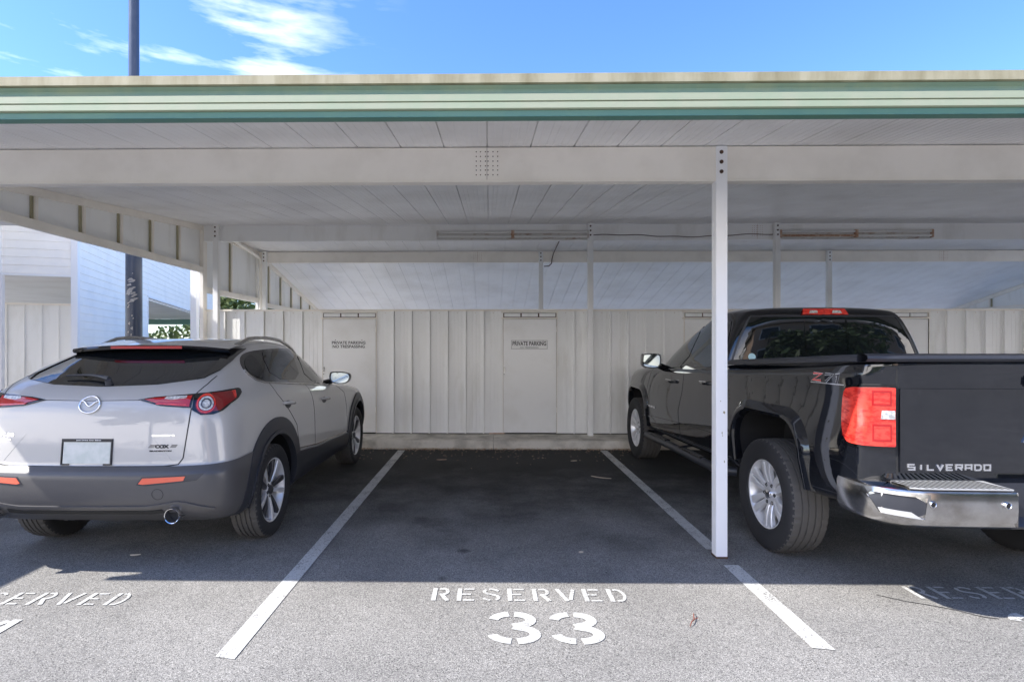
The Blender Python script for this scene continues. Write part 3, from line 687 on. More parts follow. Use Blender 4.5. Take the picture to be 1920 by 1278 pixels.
# ================================================================== TREES
def foliage(mb, c, rad, n, ls, seed, squash=.8):
    random.seed(seed); c = Vector(c)
    cl = [(c + Vector((random.gauss(0, .45), random.gauss(0, .45), random.gauss(0, .38) * squash)) * rad, random.uniform(.22, .48) * rad) for _ in range(26)]
    for i in range(n):
        cc, r = random.choice(cl); d = Vector((random.gauss(0, 1), random.gauss(0, 1), random.gauss(0, 1))).normalized() * r * random.uniform(.55, 1.05); d.z *= squash
        p = cc + d
        if p.z < .1: continue
        a = Vector((random.gauss(0, 1), random.gauss(0, 1), random.gauss(0, .6))).normalized(); b = a.cross(Vector((random.gauss(0, 1), random.gauss(0, 1), 1)).normalized()).normalized()
        s = ls * random.uniform(.6, 1.3); mb.add([p - a * s, p + b * s * .45, p + a * s, p - b * s * .45], [(0, 1, 2, 3)])
def tree(loc, h, rad, label, seed, n=5000, ls=.10, m='leaf', name='tree'):
    rt = empty(name, loc, label, 'tree', 'trees around the lot'); x, y, z = loc; random.seed(seed)
    t = MB(); top = Vector((x + random.uniform(-.3, .3), y + random.uniform(-.3, .3), h * .72))
    t.tube([(x, y, 0), ((x + top.x) / 2 + .1, (y + top.y) / 2, h * .35), tuple(top)], [.19, .13, .05], 10)
    for k in range(6):
        a = 2 * pi * k / 6 + random.uniform(-.3, .3); z0 = h * random.uniform(.28, .55)
        t.tube([(x + (top.x - x) * .5, y, z0), (x + cos(a) * rad * .4, y + sin(a) * rad * .4, z0 + h * .15), (x + cos(a) * rad * .75, y + sin(a) * rad * .75, z0 + h * .28)], [.07, .045, .015], 6)
    t.build('trunk', M['bark'], rt, smooth=60)
    f = MB(); foliage(f, (x, y, h * .66), rad, n, ls, seed + 1); f.build('crown', M[m], rt, recalc=False)
tree((-19.5, 40, 0), 6.2, 3.8, 'leafy green tree beyond the distant green fascia', 21, 4500, .22)
tree((-14.0, 38, 0), 5.2, 3.4, 'bushy tree right of the leafy one beyond the distant carport', 22, 4500, .20, 'leaf2')
tree((-8.2, 32, 0), 5.2, 2.6, 'small green tree seen through the slot above the left locker wall', 23, 4500, .13)
tree((20.5, 21, 0), 4.6, 2.8, 'green tree peeping over the far right end of the locker wall', 24, 4500, .14)
hb = MB(); random.seed(19)
for i in range(16000):
    x = random.uniform(-34, 26); y = 34 + random.gauss(0, .6); z = random.uniform(.05, 2.7) + .35 * sin(x * 1.3) + .2 * sin(x * 3.1)
    a = Vector((random.gauss(0, 1), random.gauss(0, 1), random.gauss(0, 1))).normalized(); b = a.orthogonal().normalized(); s = .17
    p = Vector((x, y, max(.1, z))); hb.add([p - a * s, p + b * s * .5, p + a * s, p - b * s * .5], [(0, 1, 2, 3)])
o = hb.build('hedge', M['leaf'], recalc=False); tag(o, 'tall leafy hedge far beyond the carports, glimpsed through the gaps', 'hedge')
# things behind the camera that the paintwork mirrors
tree((-9, -12, 0), 7.5, 3.6, 'tree across the lot behind the camera, left', 31, 3000, .30, 'leaf2')
tree((7.5, -24, 0), 7.5, 3.6, 'tall tree across the lot behind the camera', 32, 3000, .32)
tree((15, -12, 0), 6.5, 3.4, 'tree across the lot behind the camera, right', 33, 3000, .30, 'leaf2')
hb = MB()
random.seed(9)
for i in range(9000):
    x = random.uniform(-26, 26); y = -14.6 + random.gauss(0, .35); z = random.uniform(.05, 1.15) + .12 * sin(x * 2.1)
    a = Vector((random.gauss(0, 1), random.gauss(0, 1), random.gauss(0, 1))).normalized(); b = a.orthogonal().normalized(); s = .09
    p = Vector((x, y, z)); hb.add([p - a * s, p + b * s * .5, p + a * s, p - b * s * .5], [(0, 1, 2, 3)])
o = hb.build('hedge', M['leaf2'], recalc=False); tag(o, 'clipped green hedge across the lot behind the camera', 'hedge')
ho = empty('stucco_house', (19, -19, 0), 'three storey peach stucco house across the lot behind the camera', 'building')
c = MB(); c.box(9, 29, -23, -15, 0, 8.6); c.build('wall', M['stucco'], ho)
c = MB(); c.prism([(-24, 8.6), (-14.4, 8.6), (-19, 10.8)], 'x', 8, 30); c.build('roof', M['roofshingle'], ho)
for k in range(4):
    for zz in (1.0, 3.7, 6.4):
        c = MB(); c.box(10.5 + k * 4.8, 12.7 + k * 4.8, -14.99, -14.95, zz, zz + 1.5); o = c.build('window', M['windowdark'], ho)
        c = MB(); x0, x1 = 10.5 + k * 4.8, 12.7 + k * 4.8
        for (a, b, d, e) in ((x0 - .1, x1 + .1, zz - .1, zz), (x0 - .1, x1 + .1, zz + 1.5, zz + 1.6), (x0 - .1, x0, zz, zz + 1.5), (x1, x1 + .1, zz, zz + 1.5)): c.box(a, b, -14.99, -14.90, d, e)
        c.build('frame', M['trim'], o)

# far side of the lot, behind the camera
for i in range(13):
    stripe(-16.5 + 2.87 * i, -13.0, -8.2, 'white bay line in the row across the lot behind the camera')
kb = MB(); kb.prism([(-13.6, 0), (-13.58, .13), (-13.2, .13), (-13.18, 0)], 'x', -30, 30); o = kb.build('kerb', M['conc']); tag(o, kind='structure')
# ================================================================== SMALL THINGS ON THE GROUND
ck = MB(); P = [(2.30, 3.36), (2.42, 3.27), (2.50, 3.235), (2.56, 3.20), (2.62, 3.165), (2.66, 3.12), (2.70, 3.09), (2.76, 3.07)]
vs, fs = stroke(P, .007); v3 = [(v[0], v[1], .0028) for v in vs]; ck.add(v3, fs); o = ck.build('crack', M['darkgap'], recalc=False); tag(o, kind='structure')
random.seed(12)
lt = MB()
for i in range(2600):
    x = random.uniform(-1.9, 2.2); dd = abs(random.gauss(0, 1)); 
    dens = noise.noise(Vector((x * 1.7, 3.1, 0))) * .6 + .6
    if random.random() > dens: continue
    y = KY - .012 - dd * (.045 if random.random() < .86 else .42)
    s = random.uniform(.005, .018); a = random.uniform(0, pi); z = random.uniform(.003, .016) * (1 if dd < 1 else .4) + .002
    ca, sa = cos(a) * s, sin(a) * s
    lt.add([(x - ca, y - sa, z), (x + sa * .5, y - ca * .5, z + random.uniform(0, .01)), (x + ca, y + sa, z + .003), (x - sa * .5, y + ca * .5, z + random.uniform(0, .008))], [(0, 1, 2, 3)])
o = lt.build('leaf_litter', M['litter'], recalc=False); tag(o, 'brown leaf litter gathered along the foot of the kerb', 'leaf litter', kind='stuff')
def leafbit(x, y, ln, wd, a, m, label, name='fallen_leaf', cat='leaf'):
    n = 8; ca, sa = cos(a), sin(a); top = []; bot = []
    for i in range(n + 1):
        t = i / n; u = (t - .5) * ln; v = wd * sin(pi * t) ** .8 * .5 + .0006; bend = .12 * ln * (4 * (t - .5) ** 2)
        for sgn, arr in ((1, top), (-1, bot)): arr.append((x + u * ca - (v * sgn + bend) * sa, y + u * sa + (v * sgn + bend) * ca, .006 + .012 * sin(pi * t) * (wd * 20) * .3 + .003 * sgn))
    mb = MB(); mb.add(top + bot, [(i, i + n + 1, i + n + 2, i + 1) for i in range(n)]); o = mb.build(name, m, recalc=False); tag(o, label, cat, 'bits fallen on the asphalt'); return o
M['dryleaf'] = mat('dry_leaf', (.55, .47, .36), .7)
leafbit(1.25, 6.32, .24, .022, -.55, M['dryleaf'], 'long pale leaf lying near the far end of the right bay line')
leafbit(1.10, 7.25, .09, .03, .3, M['dryleaf'], 'small pale crumpled leaf nearest the kerb on the right of the empty bay')
leafbit(-.62, 7.3, .13, .02, .1, M['stain'], 'reddish dry leaf near the kerb on the left of the empty bay')
leafbit(-2.50, 3.92, .07, .012, .2, M['dryleaf'], 'tiny pale leaf on the shaded asphalt behind the crossover bumper')
leafbit(.66, 4.02, .035, .02, .2, M['dryleaf'], 'tiny pale speck of leaf in the shaded middle of the empty bay')
tw = MB(); tw.tube([(1.055, 2.955, .008), (1.075, 2.985, .018), (1.10, 3.02, .012), (1.115, 3.07, .02), (1.13, 3.10, .006)], [.0015, .003, .0032, .0025, .0012], 6)
tw.tube([(1.10, 3.02, .012), (1.125, 3.035, .015)], .002, 5)
o = tw.build('twig', M['twig'], smooth=60); tag(o, 'thin curved reddish twig on the sunlit asphalt right of the 33', 'twig')
# ================================================================== VEHICLE TOOLS
def chaikin(poly, k=2, closed=True):
    for _ in range(k):
        out = []; n = len(poly)
        for i in range(n if closed else n - 1):
            a = poly[i]; b = poly[(i + 1) % n]
            out += [(a[0] * .75 + b[0] * .25, a[1] * .75 + b[1] * .25), (a[0] * .25 + b[0] * .75, a[1] * .25 + b[1] * .75)]
        if not closed: out = [poly[0]] + out + [poly[-1]]
        poly = out
    return poly
TS = [0, .15, .30, .45, .60, .75, .88, 1]
def lerp_list(xs, ys, x):
    for i in range(len(xs) - 1):
        if x <= xs[i + 1] + 1e-9: return ys[i] + (ys[i + 1] - ys[i]) * (x - xs[i]) / (xs[i + 1] - xs[i])
    return ys[-1]
def ring(yr, yf, W, Z, rc=.22, bow=.06, fb=.25, knots=(0, .15, .5, .88, 1), rcf=.2):
    """half ring, rear centre to front centre. W = 5 widths at side knots, Z = rear, 5 side heights, front"""
    zr, zs, zf_ = Z[0], Z[1:6], Z[6]; wr, wf = W[0], W[4]
    ya = yr + bow + rc; yb = yf - fb - rcf
    P = [(0, yr, zr), (.35 * wr, yr + .1 * bow, zr), (.66 * wr, yr + .42 * bow, zr * .8 + zs[0] * .2), (.86 * wr, yr + bow, zr * .4 + zs[0] * .6), (.97 * wr, yr + bow + .40 * rc, zs[0])]
    for t in TS: P.append((lerp_list(knots, W, t), ya + (yb - ya) * t, lerp_list(knots, zs, t)))
    P += [(.97 * wf, yf - fb - .40 * rcf, zs[4]), (.82 * wf, yf - fb, zf_ * .4 + zs[4] * .6), (.5 * wf, yf - .3 * fb, zf_), (0, yf, zf_)]
    return P
def cage(rows, crease_rows={}, levels=3, crease_cols={}):
    bm = bmesh.new(); n = len(rows[0]); V = []
    for r in rows:
        half = [bm.verts.new(p) for p in r]; mir = [bm.verts.new((-p[0], p[1], p[2])) for p in r[1:-1]]
        V.append(half + mir[::-1])
    N_ = len(V[0]); lay = bm.edges.layers.float.new('crease_edge')
    for i in range(len(V) - 1):
        for j in range(N_): bm.faces.new((V[i][j], V[i][(j + 1) % N_], V[i + 1][(j + 1) % N_], V[i + 1][j]))
    bm.edges.ensure_lookup_table()
    for ri, cval in crease_rows.items():
        for j in range(N_):
            e = bm.edges.get((V[ri][j], V[ri][(j + 1) % N_]))
            if e: e[lay] = cval
    for cj, cval in crease_cols.items():
        for jj in {cj, (N_ - cj) % N_}:
            for i in range(1, len(V) - 2):
                e = bm.edges.get((V[i][jj], V[i + 1][jj]))
                if e: e[lay] = cval
    bmesh.ops.remove_doubles(bm, verts=bm.verts, dist=1e-4)
    bmesh.ops.recalc_face_normals(bm, faces=bm.faces)
    me = bpy.data.meshes.new('cage'); bm.to_mesh(me); bm.free()
    o = bpy.data.objects.new('cage', me); col.objects.link(o)
    s = o.modifiers.new('s', 'SUBSURF'); s.levels = levels; s.render_levels = levels
    me2 = bpy.data.meshes.new_from_object(o.evaluated_get(bpy.context.evaluated_depsgraph_get()))
    bpy.data.objects.remove(o)
    return me2
def me_bvh(me):
    bm = bmesh.new(); bm.from_mesh(me); t = BVHTree.FromBMesh(bm); bm.free(); return t
def cut(me, cutters):
    """boolean subtract prisms given as MB"""
    o = bpy.data.objects.new('b', me); col.objects.link(o); tmp = []
    for c in cutters:
        co = c.build('c', [M['well']], None, recalc=True); tmp.append(co)
        m = o.modifiers.new('b', 'BOOLEAN'); m.object = co; m.operation = 'DIFFERENCE'; m.solver = 'EXACT'; m.material_mode = 'TRANSFER'
    me2 = bpy.data.meshes.new_from_object(o.evaluated_get(bpy.context.evaluated_depsgraph_get()))
    for c in tmp: bpy.data.objects.remove(c)
    bpy.data.objects.remove(o)
    return me2
VIEW = {'R': (lambda u, v: (Vector((6, u, v)), Vector((-1, 0, 0)))), 'L': (lambda u, v: (Vector((-6, u, v)), Vector((1, 0, 0)))),
        'B': (lambda u, v: (Vector((u, -6, v)), Vector((0, 1, 0)))), 'T': (lambda u, v: (Vector((u, v, 6)), Vector((0, 0, -1)))), 'F': (lambda u, v: (Vector((u, 14, v)), Vector((0, -1, 0))))}
CA = {'CR': (1, .0, .0), 'CL': (-1, .0, .0)}    # corner views: side, axis x, axis y
def cyl_u(x, y, ax, ay): return .4 * atan2(abs(x) - ax, ay - y)
def set_corner(ax, ay): CA['CR'] = (1, ax, ay); CA['CL'] = (-1, ax, ay)
def hit(view, bv, u, v):
    if view in CA:
        s_, ax, ay = CA[view]; a = abs(u) / .4; dv = Vector((s_ * sin(a), -cos(a), 0)); q = Vector((s_ * ax, ay, v))
        p, nn, _, _ = bv.ray_cast(q + dv * 2, -dv)
        if p is None: p, nn, _, _ = bv.find_nearest(q + dv * .3)
        if nn.dot(dv) < 0: nn = -nn
        return p, nn
    o, d = VIEW[view](u, v); p, nn, _, _ = bv.ray_cast(o, d)
    if p is None:
        q = Vector((0, u, v)) if view in 'RL' else Vector((u, 0, v)) if view in 'BF' else Vector((u, v, 1))
        if view == 'R': q.x = 1
        if view == 'L': q.x = -1
        p, nn, _, _ = bv.find_nearest(q)
    if nn.dot(d) > 0: nn = -nn
    return p, nn
def patch2(vs2, fs, view, bv, off, depth, step, mb):
    """drape a flat 2d mesh over the body from one direction; off above it, skirt going depth inwards"""
    bm = bmesh.new(); V = [bm.verts.new((a, b, 0)) for a, b in vs2]
    for f in fs:
        try: bm.faces.new([V[i] for i in f])
        except ValueError: pass
    if any(len(f.verts) > 4 for f in bm.faces): bmesh.ops.triangulate(bm, faces=[f for f in bm.faces if len(f.verts) > 4])
    if step:
        for ax in (0, 1):
            lo = min(v.co[ax] for v in bm.verts); hi = max(v.co[ax] for v in bm.verts); k = int((hi - lo) / step)
            for i in range(1, k + 1):
                c = lo + (hi - lo) * i / (k + 1); pc = Vector((0, 0, 0)); pc[ax] = c; pn = Vector((0, 0, 0)); pn[ax] = 1
                bmesh.ops.bisect_plane(bm, geom=bm.verts[:] + bm.edges[:] + bm.faces[:], plane_co=pc, plane_no=pn, dist=1e-6)
    bmesh.ops.remove_doubles(bm, verts=bm.verts, dist=1e-5)
    bm.verts.index_update(); outer = []; inner = []
    for v in bm.verts:
        p, nn = hit(view, bv, v.co.x, v.co.y); outer.append(p + nn * off); inner.append(p - nn * depth)
    n = len(outer); F = []
    flip = view in 'RTF'
    for f in bm.faces:
        ids = [v.index for v in f.verts]; F.append(ids)
    for e in bm.edges:
        if len(e.link_faces) == 1:
            a, b = e.verts[0].index, e.verts[1].index; F.append([a, b, b + n, a + n])
    bm.free(); mb.add(outer + inner, F); return mb
def patch(name, poly, view, bv, off, m, parent, depth=.004, step=.04, k=0, smooth=30, both=False):
    """poly in 2d view coords; both -> also the mirrored other side as its own object"""
    out = []
    if k: poly = chaikin(poly, k)
    vws = [(view, poly)]
    if both: vws.append((('L' if view == 'R' else 'R'), poly) if view in 'RL' else (view, [(-a, b) for a, b in reversed(poly)]))
    for vw, pl in vws:
        mb = MB(); patch2(pl, [tuple(range(len(pl)))], vw, bv, off, depth, step, mb)
        mb.v, mb.f, mb.m = prune(mb)
        o = mb.build(name, m, parent, world=False, smooth=smooth); out.append(o)
    return out
def prune(mb):
    used = sorted({i for f in mb.f for i in f}); mp_ = {a: b for b, a in enumerate(used)}
    return [mb.v[i] for i in used], [[mp_[i] for i in f] for f in mb.f], mb.m
def line(pts, wd, view, bv, off, mb, step=.03):
    vs, fs = stroke(pts, wd); return patch2(vs, fs, view, bv, off, .002, step, mb)
def ringpoly(c, outer, inner):
    return outer, inner
def ribbon(outer, inner, view, bv, off, depth, m, name, parent, step=.05, smooth=30, closed=False):
    """strip between two equally long polylines"""
    n = len(outer); vs = outer + inner; fs = [(i, i + 1, i + 1 + n, i + n) for i in range(n - 1)]
    if closed: fs.append((n - 1, 0, n, 2 * n - 1))
    mb = MB(); patch2(vs, fs, view, bv, off, depth, step, mb); mb.v, mb.f, mb.m = prune(mb)
    return mb.build(name, m, parent, world=False, smooth=smooth)
def textpatch(s, x0, x1, z0, z1, view, bv, off, m, name, parent, bold=.004, shear=0, flipx=False, depth=.001):
    vs, fs = text2d(s, .1, bold); vs = fit(vs, x0, x1, z0, z1, shear)
    mb = MB(); patch2(vs, fs, view, bv, off, depth, 0, mb); mb.v, mb.f, mb.m = prune(mb)
    return mb.build(name, m, parent, world=False)

def make_tyre(R, rim, wd, grooves, name, parent, c, side, nseg=144, blocks=72, sid=0):
    """one mesh; side=+1 outer face towards +x"""
    hw = wd / 2; sh = .030
    half = [(hw * .80, rim - .006), (hw * .93, rim + .012), (hw * 1.0, rim + (R - rim) * .38), (hw * 1.015, rim + (R - rim) * .55), (hw * .985, rim + (R - rim) * .78), (hw * .93, R - .016), (hw * .86, R - .006)]
    tr = []; gw = .0055; n = len(grooves); xs = []
    for gx in grooves:
        xs += [(gx * hw - gw, 0), (gx * hw - gw + .0015, -.009), (gx * hw + gw - .0015, -.009), (gx * hw + gw, 0)]
    edges = [-.84 * hw] + [x for x, _ in xs] + [.84 * hw]
    crown = lambda x: R - .006 * (x / hw) ** 2
    prof = [(-x, r) for x, r in half] + [(-.80 * hw, crown(.8 * hw))]
    for x, d in xs: prof.append((x, crown(x) + d))
    prof += [(.80 * hw, crown(.8 * hw))] + [(x, r) for x, r in reversed(half)]
    K = len(prof)
    def rf(i, o, r, j):
        x = abs(o) / hw
        if .60 < x and r > R - .03: return r - (.0065 if (j % 3) == 0 else 0)
        if x <= .60 and r > R - .008: return r - (.0045 if ((j + int(o * 90)) % 4) == 0 else 0)
        return r
    mb = MB(); mb.cur = 0; mb.lathe([(o * side, r) for o, r in prof], c, nseg, 'x', rf)
    # tread faces take the dusty material
    for fi, f in enumerate(mb.f):
        r = sum(sqrt((mb.v[i][1] - c[1]) ** 2 + (mb.v[i][2] - c[2]) ** 2) for i in f) / len(f)
        mb.m[fi] = 1 if r > R - .012 else 0
    o = mb.build(name, [M['rubber'], M['rubberd']], parent, world=False, smooth=28)
    # sidewall ring lines
    return o
def spoke_prism(mb, pts, zf_, zb_, c, side, ang):
    """pts: list of (r, halfwidth, offset, face) ; makes a beam with a chamfered face, along radius at angle"""
    n = len(pts); rings = []
    ca, sa = cos(ang), sin(ang)
    for (r, hwd, off, fx) in pts:
        sec = [(-hwd, fx - .030), (-hwd, fx - .006), (-hwd * .72, fx), (hwd * .72, fx), (hwd, fx - .006), (hwd, fx - .030)]
        rings.append([(c[0] + side * f, c[1] + (r * ca - (t + off) * sa), c[2] + (r * sa + (t + off) * ca)) for t, f in sec])
    vs = [v for r in rings for v in r]; m = 6; fs = []
    for i in range(n - 1):
        for k in range(m): fs.append((i * m + k, i * m + (k + 1) % m, (i + 1) * m + (k + 1) % m, (i + 1) * m + k))
    fs += [tuple(range(m)), tuple(range((n - 1) * m, n * m))]
    mb.add(vs, fs)
def make_wheel(parent, x, y, R, rim, wd, side, style, steer=0):
    """x = centre plane of the tyre"""
    wh = empty('wheel', (x, y, R)); wh.parent = parent; wh.rotation_euler = (random.uniform(0, 1.5), 0, 0)
    c = (0, 0, 0); hw = wd / 2
    make_tyre(R, rim, wd, (-.48, -.17, .17, .48) if style == 'suv' else (-.50, -.18, .18, .50), 'tyre', wh, c, side)
    fo = hw * .80      # rim lip plane
    mb = MB(); mb.lathe([(-hw * .8 * side, rim - .004), (-hw * .6 * side, rim - .03), (hw * .1 * side, rim - .045), (fo * .85 * side, rim - .018), (fo * 1.02 * side, rim - .012), (fo * 1.06 * side, rim - .003), (fo * 1.02 * side, rim + .006), (fo * .95 * side, rim + .004)], c, 64)
    mb.build('rim', M['alloy'], wh, world=False, smooth=40)
    bd = MB(); bd.lathe([(hw * .0 * side, .005), (hw * .0 * side, rim * .62), (-hw * .1 * side, rim * .62)], c, 40); bd.lathe([(-hw * .3 * side, .005), (-hw * .3 * side, rim - .03)], c, 40)
    bd.build('brake_disc', M['alloyd'] if style == 'suv' else M['steel'], wh, world=False, smooth=30)
    if style == 'suv':
        for k in range(10):
            a = 2 * pi * k / 10 + (.09 if k % 2 else -.09); sp = MB()
            spoke_prism(sp, [(.035, .016, 0, fo * .62), (.075, .013, 0, fo * .78), (rim * .6, .016, 0, fo * .95), (rim - .012, .024, 0, fo * 1.02)], 0, 0, c, side, a)
            sp.build('spoke', M['alloy'] if k % 2 else M['alloyd'], wh, world=False, smooth=20)
        nl, lr, hub = 5, .046, .062
    else:
        for k in range(6):
            a = 2 * pi * k / 6
            for q in (-1, 1):
                sp = MB(); spoke_prism(sp, [(.05, .020, q * .020, fo * .60), (.095, .0195, q * .024, fo * .80), (rim * .62, .023, q * .030, fo * .93), (rim - .040, .027, q * .034, fo * .97), (rim - .010, .034, q * .044, fo * 1.0)], 0, 0, c, side, a)
                sp.build('spoke', M['alloy'], wh, world=False, smooth=20)
        nl, lr, hub = 6, .070, .090
    h = MB(); h.lathe([(fo * .2 * side, hub), (fo * .66 * side, hub), (fo * .74 * side, hub - .012), (fo * .74 * side, .036)], c, 36); h.build('hub', M['alloy'], wh, world=False, smooth=30)
    h = MB(); h.lathe([(fo * .70 * side, .036), (fo * .90 * side, .034), (fo * .94 * side, .026), (fo * .95 * side, .0005)], c, 28); h.build('centre_cap', M['alloyd'] if style == 'suv' else M['chrome'], wh, world=False, smooth=30)
    for k in range(nl):
        a = 2 * pi * (k + .5) / nl; l = MB(); p = (0, lr * cos(a), lr * sin(a))
        l.cyl(p, 'x', .014, fo * .60 * side, fo * .752 * side, 12); l.build('lug_recess', M['well'], wh, world=False)
        l = MB(); l.cyl(p, 'x', .009, fo * .60 * side, fo * .80 * side, 6); l.build('lug_nut', M['chrome'], wh, world=False)
    return wh
def gap(name, segs, view, bv, parent, wd=.006, both=False, m=None):
    for vw, sgn in ([(view, 1)] + ([({'R': 'L', 'B': 'B'}[view], -1)] if both else [])):
        mb = MB()
        for pts in segs:
            P = [((-a if (vw == 'B' and sgn < 0) else a), b) for a, b in pts]
            line(P, wd, vw, bv, .0012, mb)
        mb.v, mb.f, mb.m = prune(mb)
        mb.build(name, m or M['darkgap'], parent, world=False)

M['lensw'].node_tree.nodes['Principled BSDF'].inputs['Coat Weight'].default_value = .3
# ================================================================== GREY CROSSOVER
def build_crossover():
    rt = empty('parked_crossover', (-2.575, 3.48, 0), 'pearl grey compact crossover with black wheel arch cladding parked in the left bay', 'car')
    RW, FW, R = .895, 3.625, .357
    rows = []
    Zc = lambda z: [z] * 7
    def cen(zs, yr, yf):   # centre line row
        ys = [p[1] for p in ring(yr, yf, [.5] * 5, Zc(1))]; return [(0, y, lerp_list([x for x, _ in zs], [z for _, z in zs], y)) for y in ys]
    rows.append(cen([(0, .25), (5, .25)], .4, 4.1))
    rows.append(ring(.28, 4.20, [.74, .76, .78, .76, .72], [.31, .28, .25, .25, .25, .25, .25], bow=.05))
    rows.append(ring(.10, 4.34, [.84, .86, .85, .86, .82], [.40, .33, .28, .27, .27, .28, .28]))
    rows.append(ring(.025, 4.44, [.885, .905, .875, .905, .86], [.445, .40, .38, .38, .38, .38, .38]))
    rows.append(ring(.0, 4.49, [.905, .925, .885, .925, .88], [.56, .54, .54, .52, .52, .52, .52]))
    rows.append(ring(.0, 4.50, [.900, .925, .885, .925, .88], [.665, .66, .66, .64, .64, .64, .62]))
    rows.append(ring(.048, 4.49, [.890, .920, .885, .92, .88], [.715, .72, .74, .73, .73, .72, .68]))
    rows.append(ring(.060, 4.46, [.882, .918, .890, .92, .87], [.86, .86, .88, .86, .85, .82, .76], rc=.26))
    rows.append(ring(.075, 4.40, [.868, .905, .885, .905, .84], [1.02, 1.02, 1.02, .98, .96, .92, .84], rc=.30))
    rows.append(ring(.105, 4.20, [.845, .875, .868, .870, .78], [1.13, 1.125, 1.13, 1.04, 1.01, .98, .90], rc=.32))
    rows.append(ring(.170, 3.70, [.785, .835, .840, .83, .74], [1.185, 1.19, 1.20, 1.105, 1.05, 1.02, .985], rc=.26, bow=.05))
    rows.append(ring(.235, 3.30, [.735, .805, .815, .80, .72], [1.225, 1.245, 1.25, 1.13, 1.06, 1.05, 1.02], rc=.22, bow=.045))
    rows.append(ring(.53, 2.98, [.69, .745, .750, .72, .66], [1.335, 1.36, 1.36, 1.30, 1.26, 1.25, 1.26], rc=.25, bow=.05))
    rows.append(ring(.80, 2.42, [.615, .665, .670, .64, .58], [1.455, 1.455, 1.485, 1.495, 1.47, 1.45, 1.465], rc=.18, bow=.05, fb=.15))
    rows.append(ring(.88, 2.30, [.50, .55, .56, .54, .48], [1.505, 1.505, 1.53, 1.54, 1.525, 1.51, 1.515], rc=.15, bow=.04, fb=.12))
    rows.append(cen([(0, 1.525), (.95, 1.528), (1.6, 1.565), (2.3, 1.535), (5, 1.53)], .93, 2.25))
    me = cage(rows, {6: .55, 5: .35, 9: .25, 11: .15}, 3)
    bv = me_bvh(me)
    def circ(cy, r, z=R, n=48): return [(cy + r * cos(2 * pi * i / n), z + r * sin(2 * pi * i / n)) for i in range(n)]
    cutters = []
    for s in (1, -1):
        for cy in (RW, FW):
            c = MB(); c.prism(circ(cy, .455), 'x', s * .62, s * 1.3); cutters.append(c)
    me.materials.clear(); me.materials.append(M['paintw'])
    b = cut(me, cutters); b.shade_smooth(); b.set_sharp_from_angle(angle=radians(32))
    body = link('body', b, rt)
    # lower cladding : arches, bumper, sills
    for s, vw in ((1, 'R'), (-1, 'L')):
        for cy in (RW, FW):
            A = [radians(a) for a in range(-24, 205, 6)]
            ro = .565 if cy == RW else .545
            outer = [(cy + ro * cos(a), R + ro * sin(a)) for a in A]; inner = [(cy + .452 * cos(a), R + .452 * sin(a)) for a in A]
            ribbon(outer, inner, vw, bv, .012, .02, M['clad'], 'arch_cladding', rt, step=.05)
            inn2 = [(cy + .435 * cos(a), R + .435 * sin(a)) for a in A]; out2 = [(cy + .463 * cos(a), R + .463 * sin(a)) for a in A]
            ribbon(out2, inn2, vw, bv, .020, .03, M['clad'], 'arch_lip', rt, step=.05)
        sill = [(RW + .44, .545), (RW + .50, .565), (2.0, .505), (FW - .50, .465), (FW - .46, .40), (FW - .44, .292), (RW + .43, .302)]
        patch('sill_cladding', sill, vw, bv, .013, M['clad'], rt, depth=.02, step=.06)
        gap('panel_gap', [[(RW + .50, .590), (2.0, .528), (FW - .52, .487)]], vw, bv, rt, .010, m=M['chromed'])
    # rear bumper skin: copy of body faces below the crease, cut cleanly
    bm = bmesh.new(); bm.from_mesh(me)
    for (pc, pn, keep) in (((0, .56, 0), (0, 1, 0), -1), ((0, 0, .706), (0, -.06, 1), -1)):
        bmesh.ops.bisect_plane(bm, geom=bm.verts[:] + bm.edges[:] + bm.faces[:], plane_co=pc, plane_no=pn, clear_outer=True)
    bmesh.ops.delete(bm, geom=[f for f in bm.faces if f.calc_center_median().y > .30 and abs(f.calc_center_median().x) < .60], context='FACES')
    # trim inside the wheel opening
    for f in [f for f in bm.faces if (f.calc_center_median().y - RW) ** 2 + (f.calc_center_median().z - R) ** 2 < .455 ** 2 and abs(f.calc_center_median().x) > .6]: bm.faces.remove(f)
    bm.normal_update()
    for v in bm.verts: v.co += v.normal * .008
    bme = bpy.data.meshes.new('rear_bumper'); bm.to_mesh(bme); bm.free(); bme.materials.clear(); bme.materials.append(M['bumperg']); bme.shade_smooth(); bme.set_sharp_from_angle(angle=radians(40))
    bump = link('rear_bumper', bme, rt); bb = me_bvh(bme)
    patch('reflector', [(.375, .615), (.40, .648), (.655, .655), (.645, .630), (.40, .610)], 'B', bb, .006, M['orange'], bump, depth=.004, step=.05, both=True)
    for s in (1, -1): patch('reflector_recess', [(s * .36, .607), (s * .395, .656), (s * .76, .668), (s * .72, .628), (s * .42, .600)], 'B', bb, .0025, M['clad'], bump, depth=.003, step=.05)
    for s in (1,):
        rg = MB(); pts = [(.487 + .034 * cos(a), .545 + .034 * sin(a)) for a in [2 * pi * i / 24 for i in range(25)]]; line(pts, .0025, 'B', bb, .001, rg, 0); rg.v, rg.f, rg.m = prune(rg); rg.build('tow_cover', M['darkgap'], bump, world=False)
    # lower valance ridge
    ridge = [(x, .462 - .012 * abs(x) ** 3) for x in [i * .05 for i in range(-16, 17)]]
    ridge = [(x, .462 if abs(x) < .42 else (.462 + (abs(x) - .42) * .16 if abs(x) < .62 else .494 - (abs(x) - .62) * .35)) for x, _ in ridge]
    mb = MB(); line(ridge, .016, 'B', bb, .010, mb, .05); mb.v, mb.f, mb.m = prune(mb); mb.build('valance_ridge', M['bumperg'], bump, world=False, smooth=30)
    low = [(x, z - .045) for x, z in ridge if abs(x) < .55]
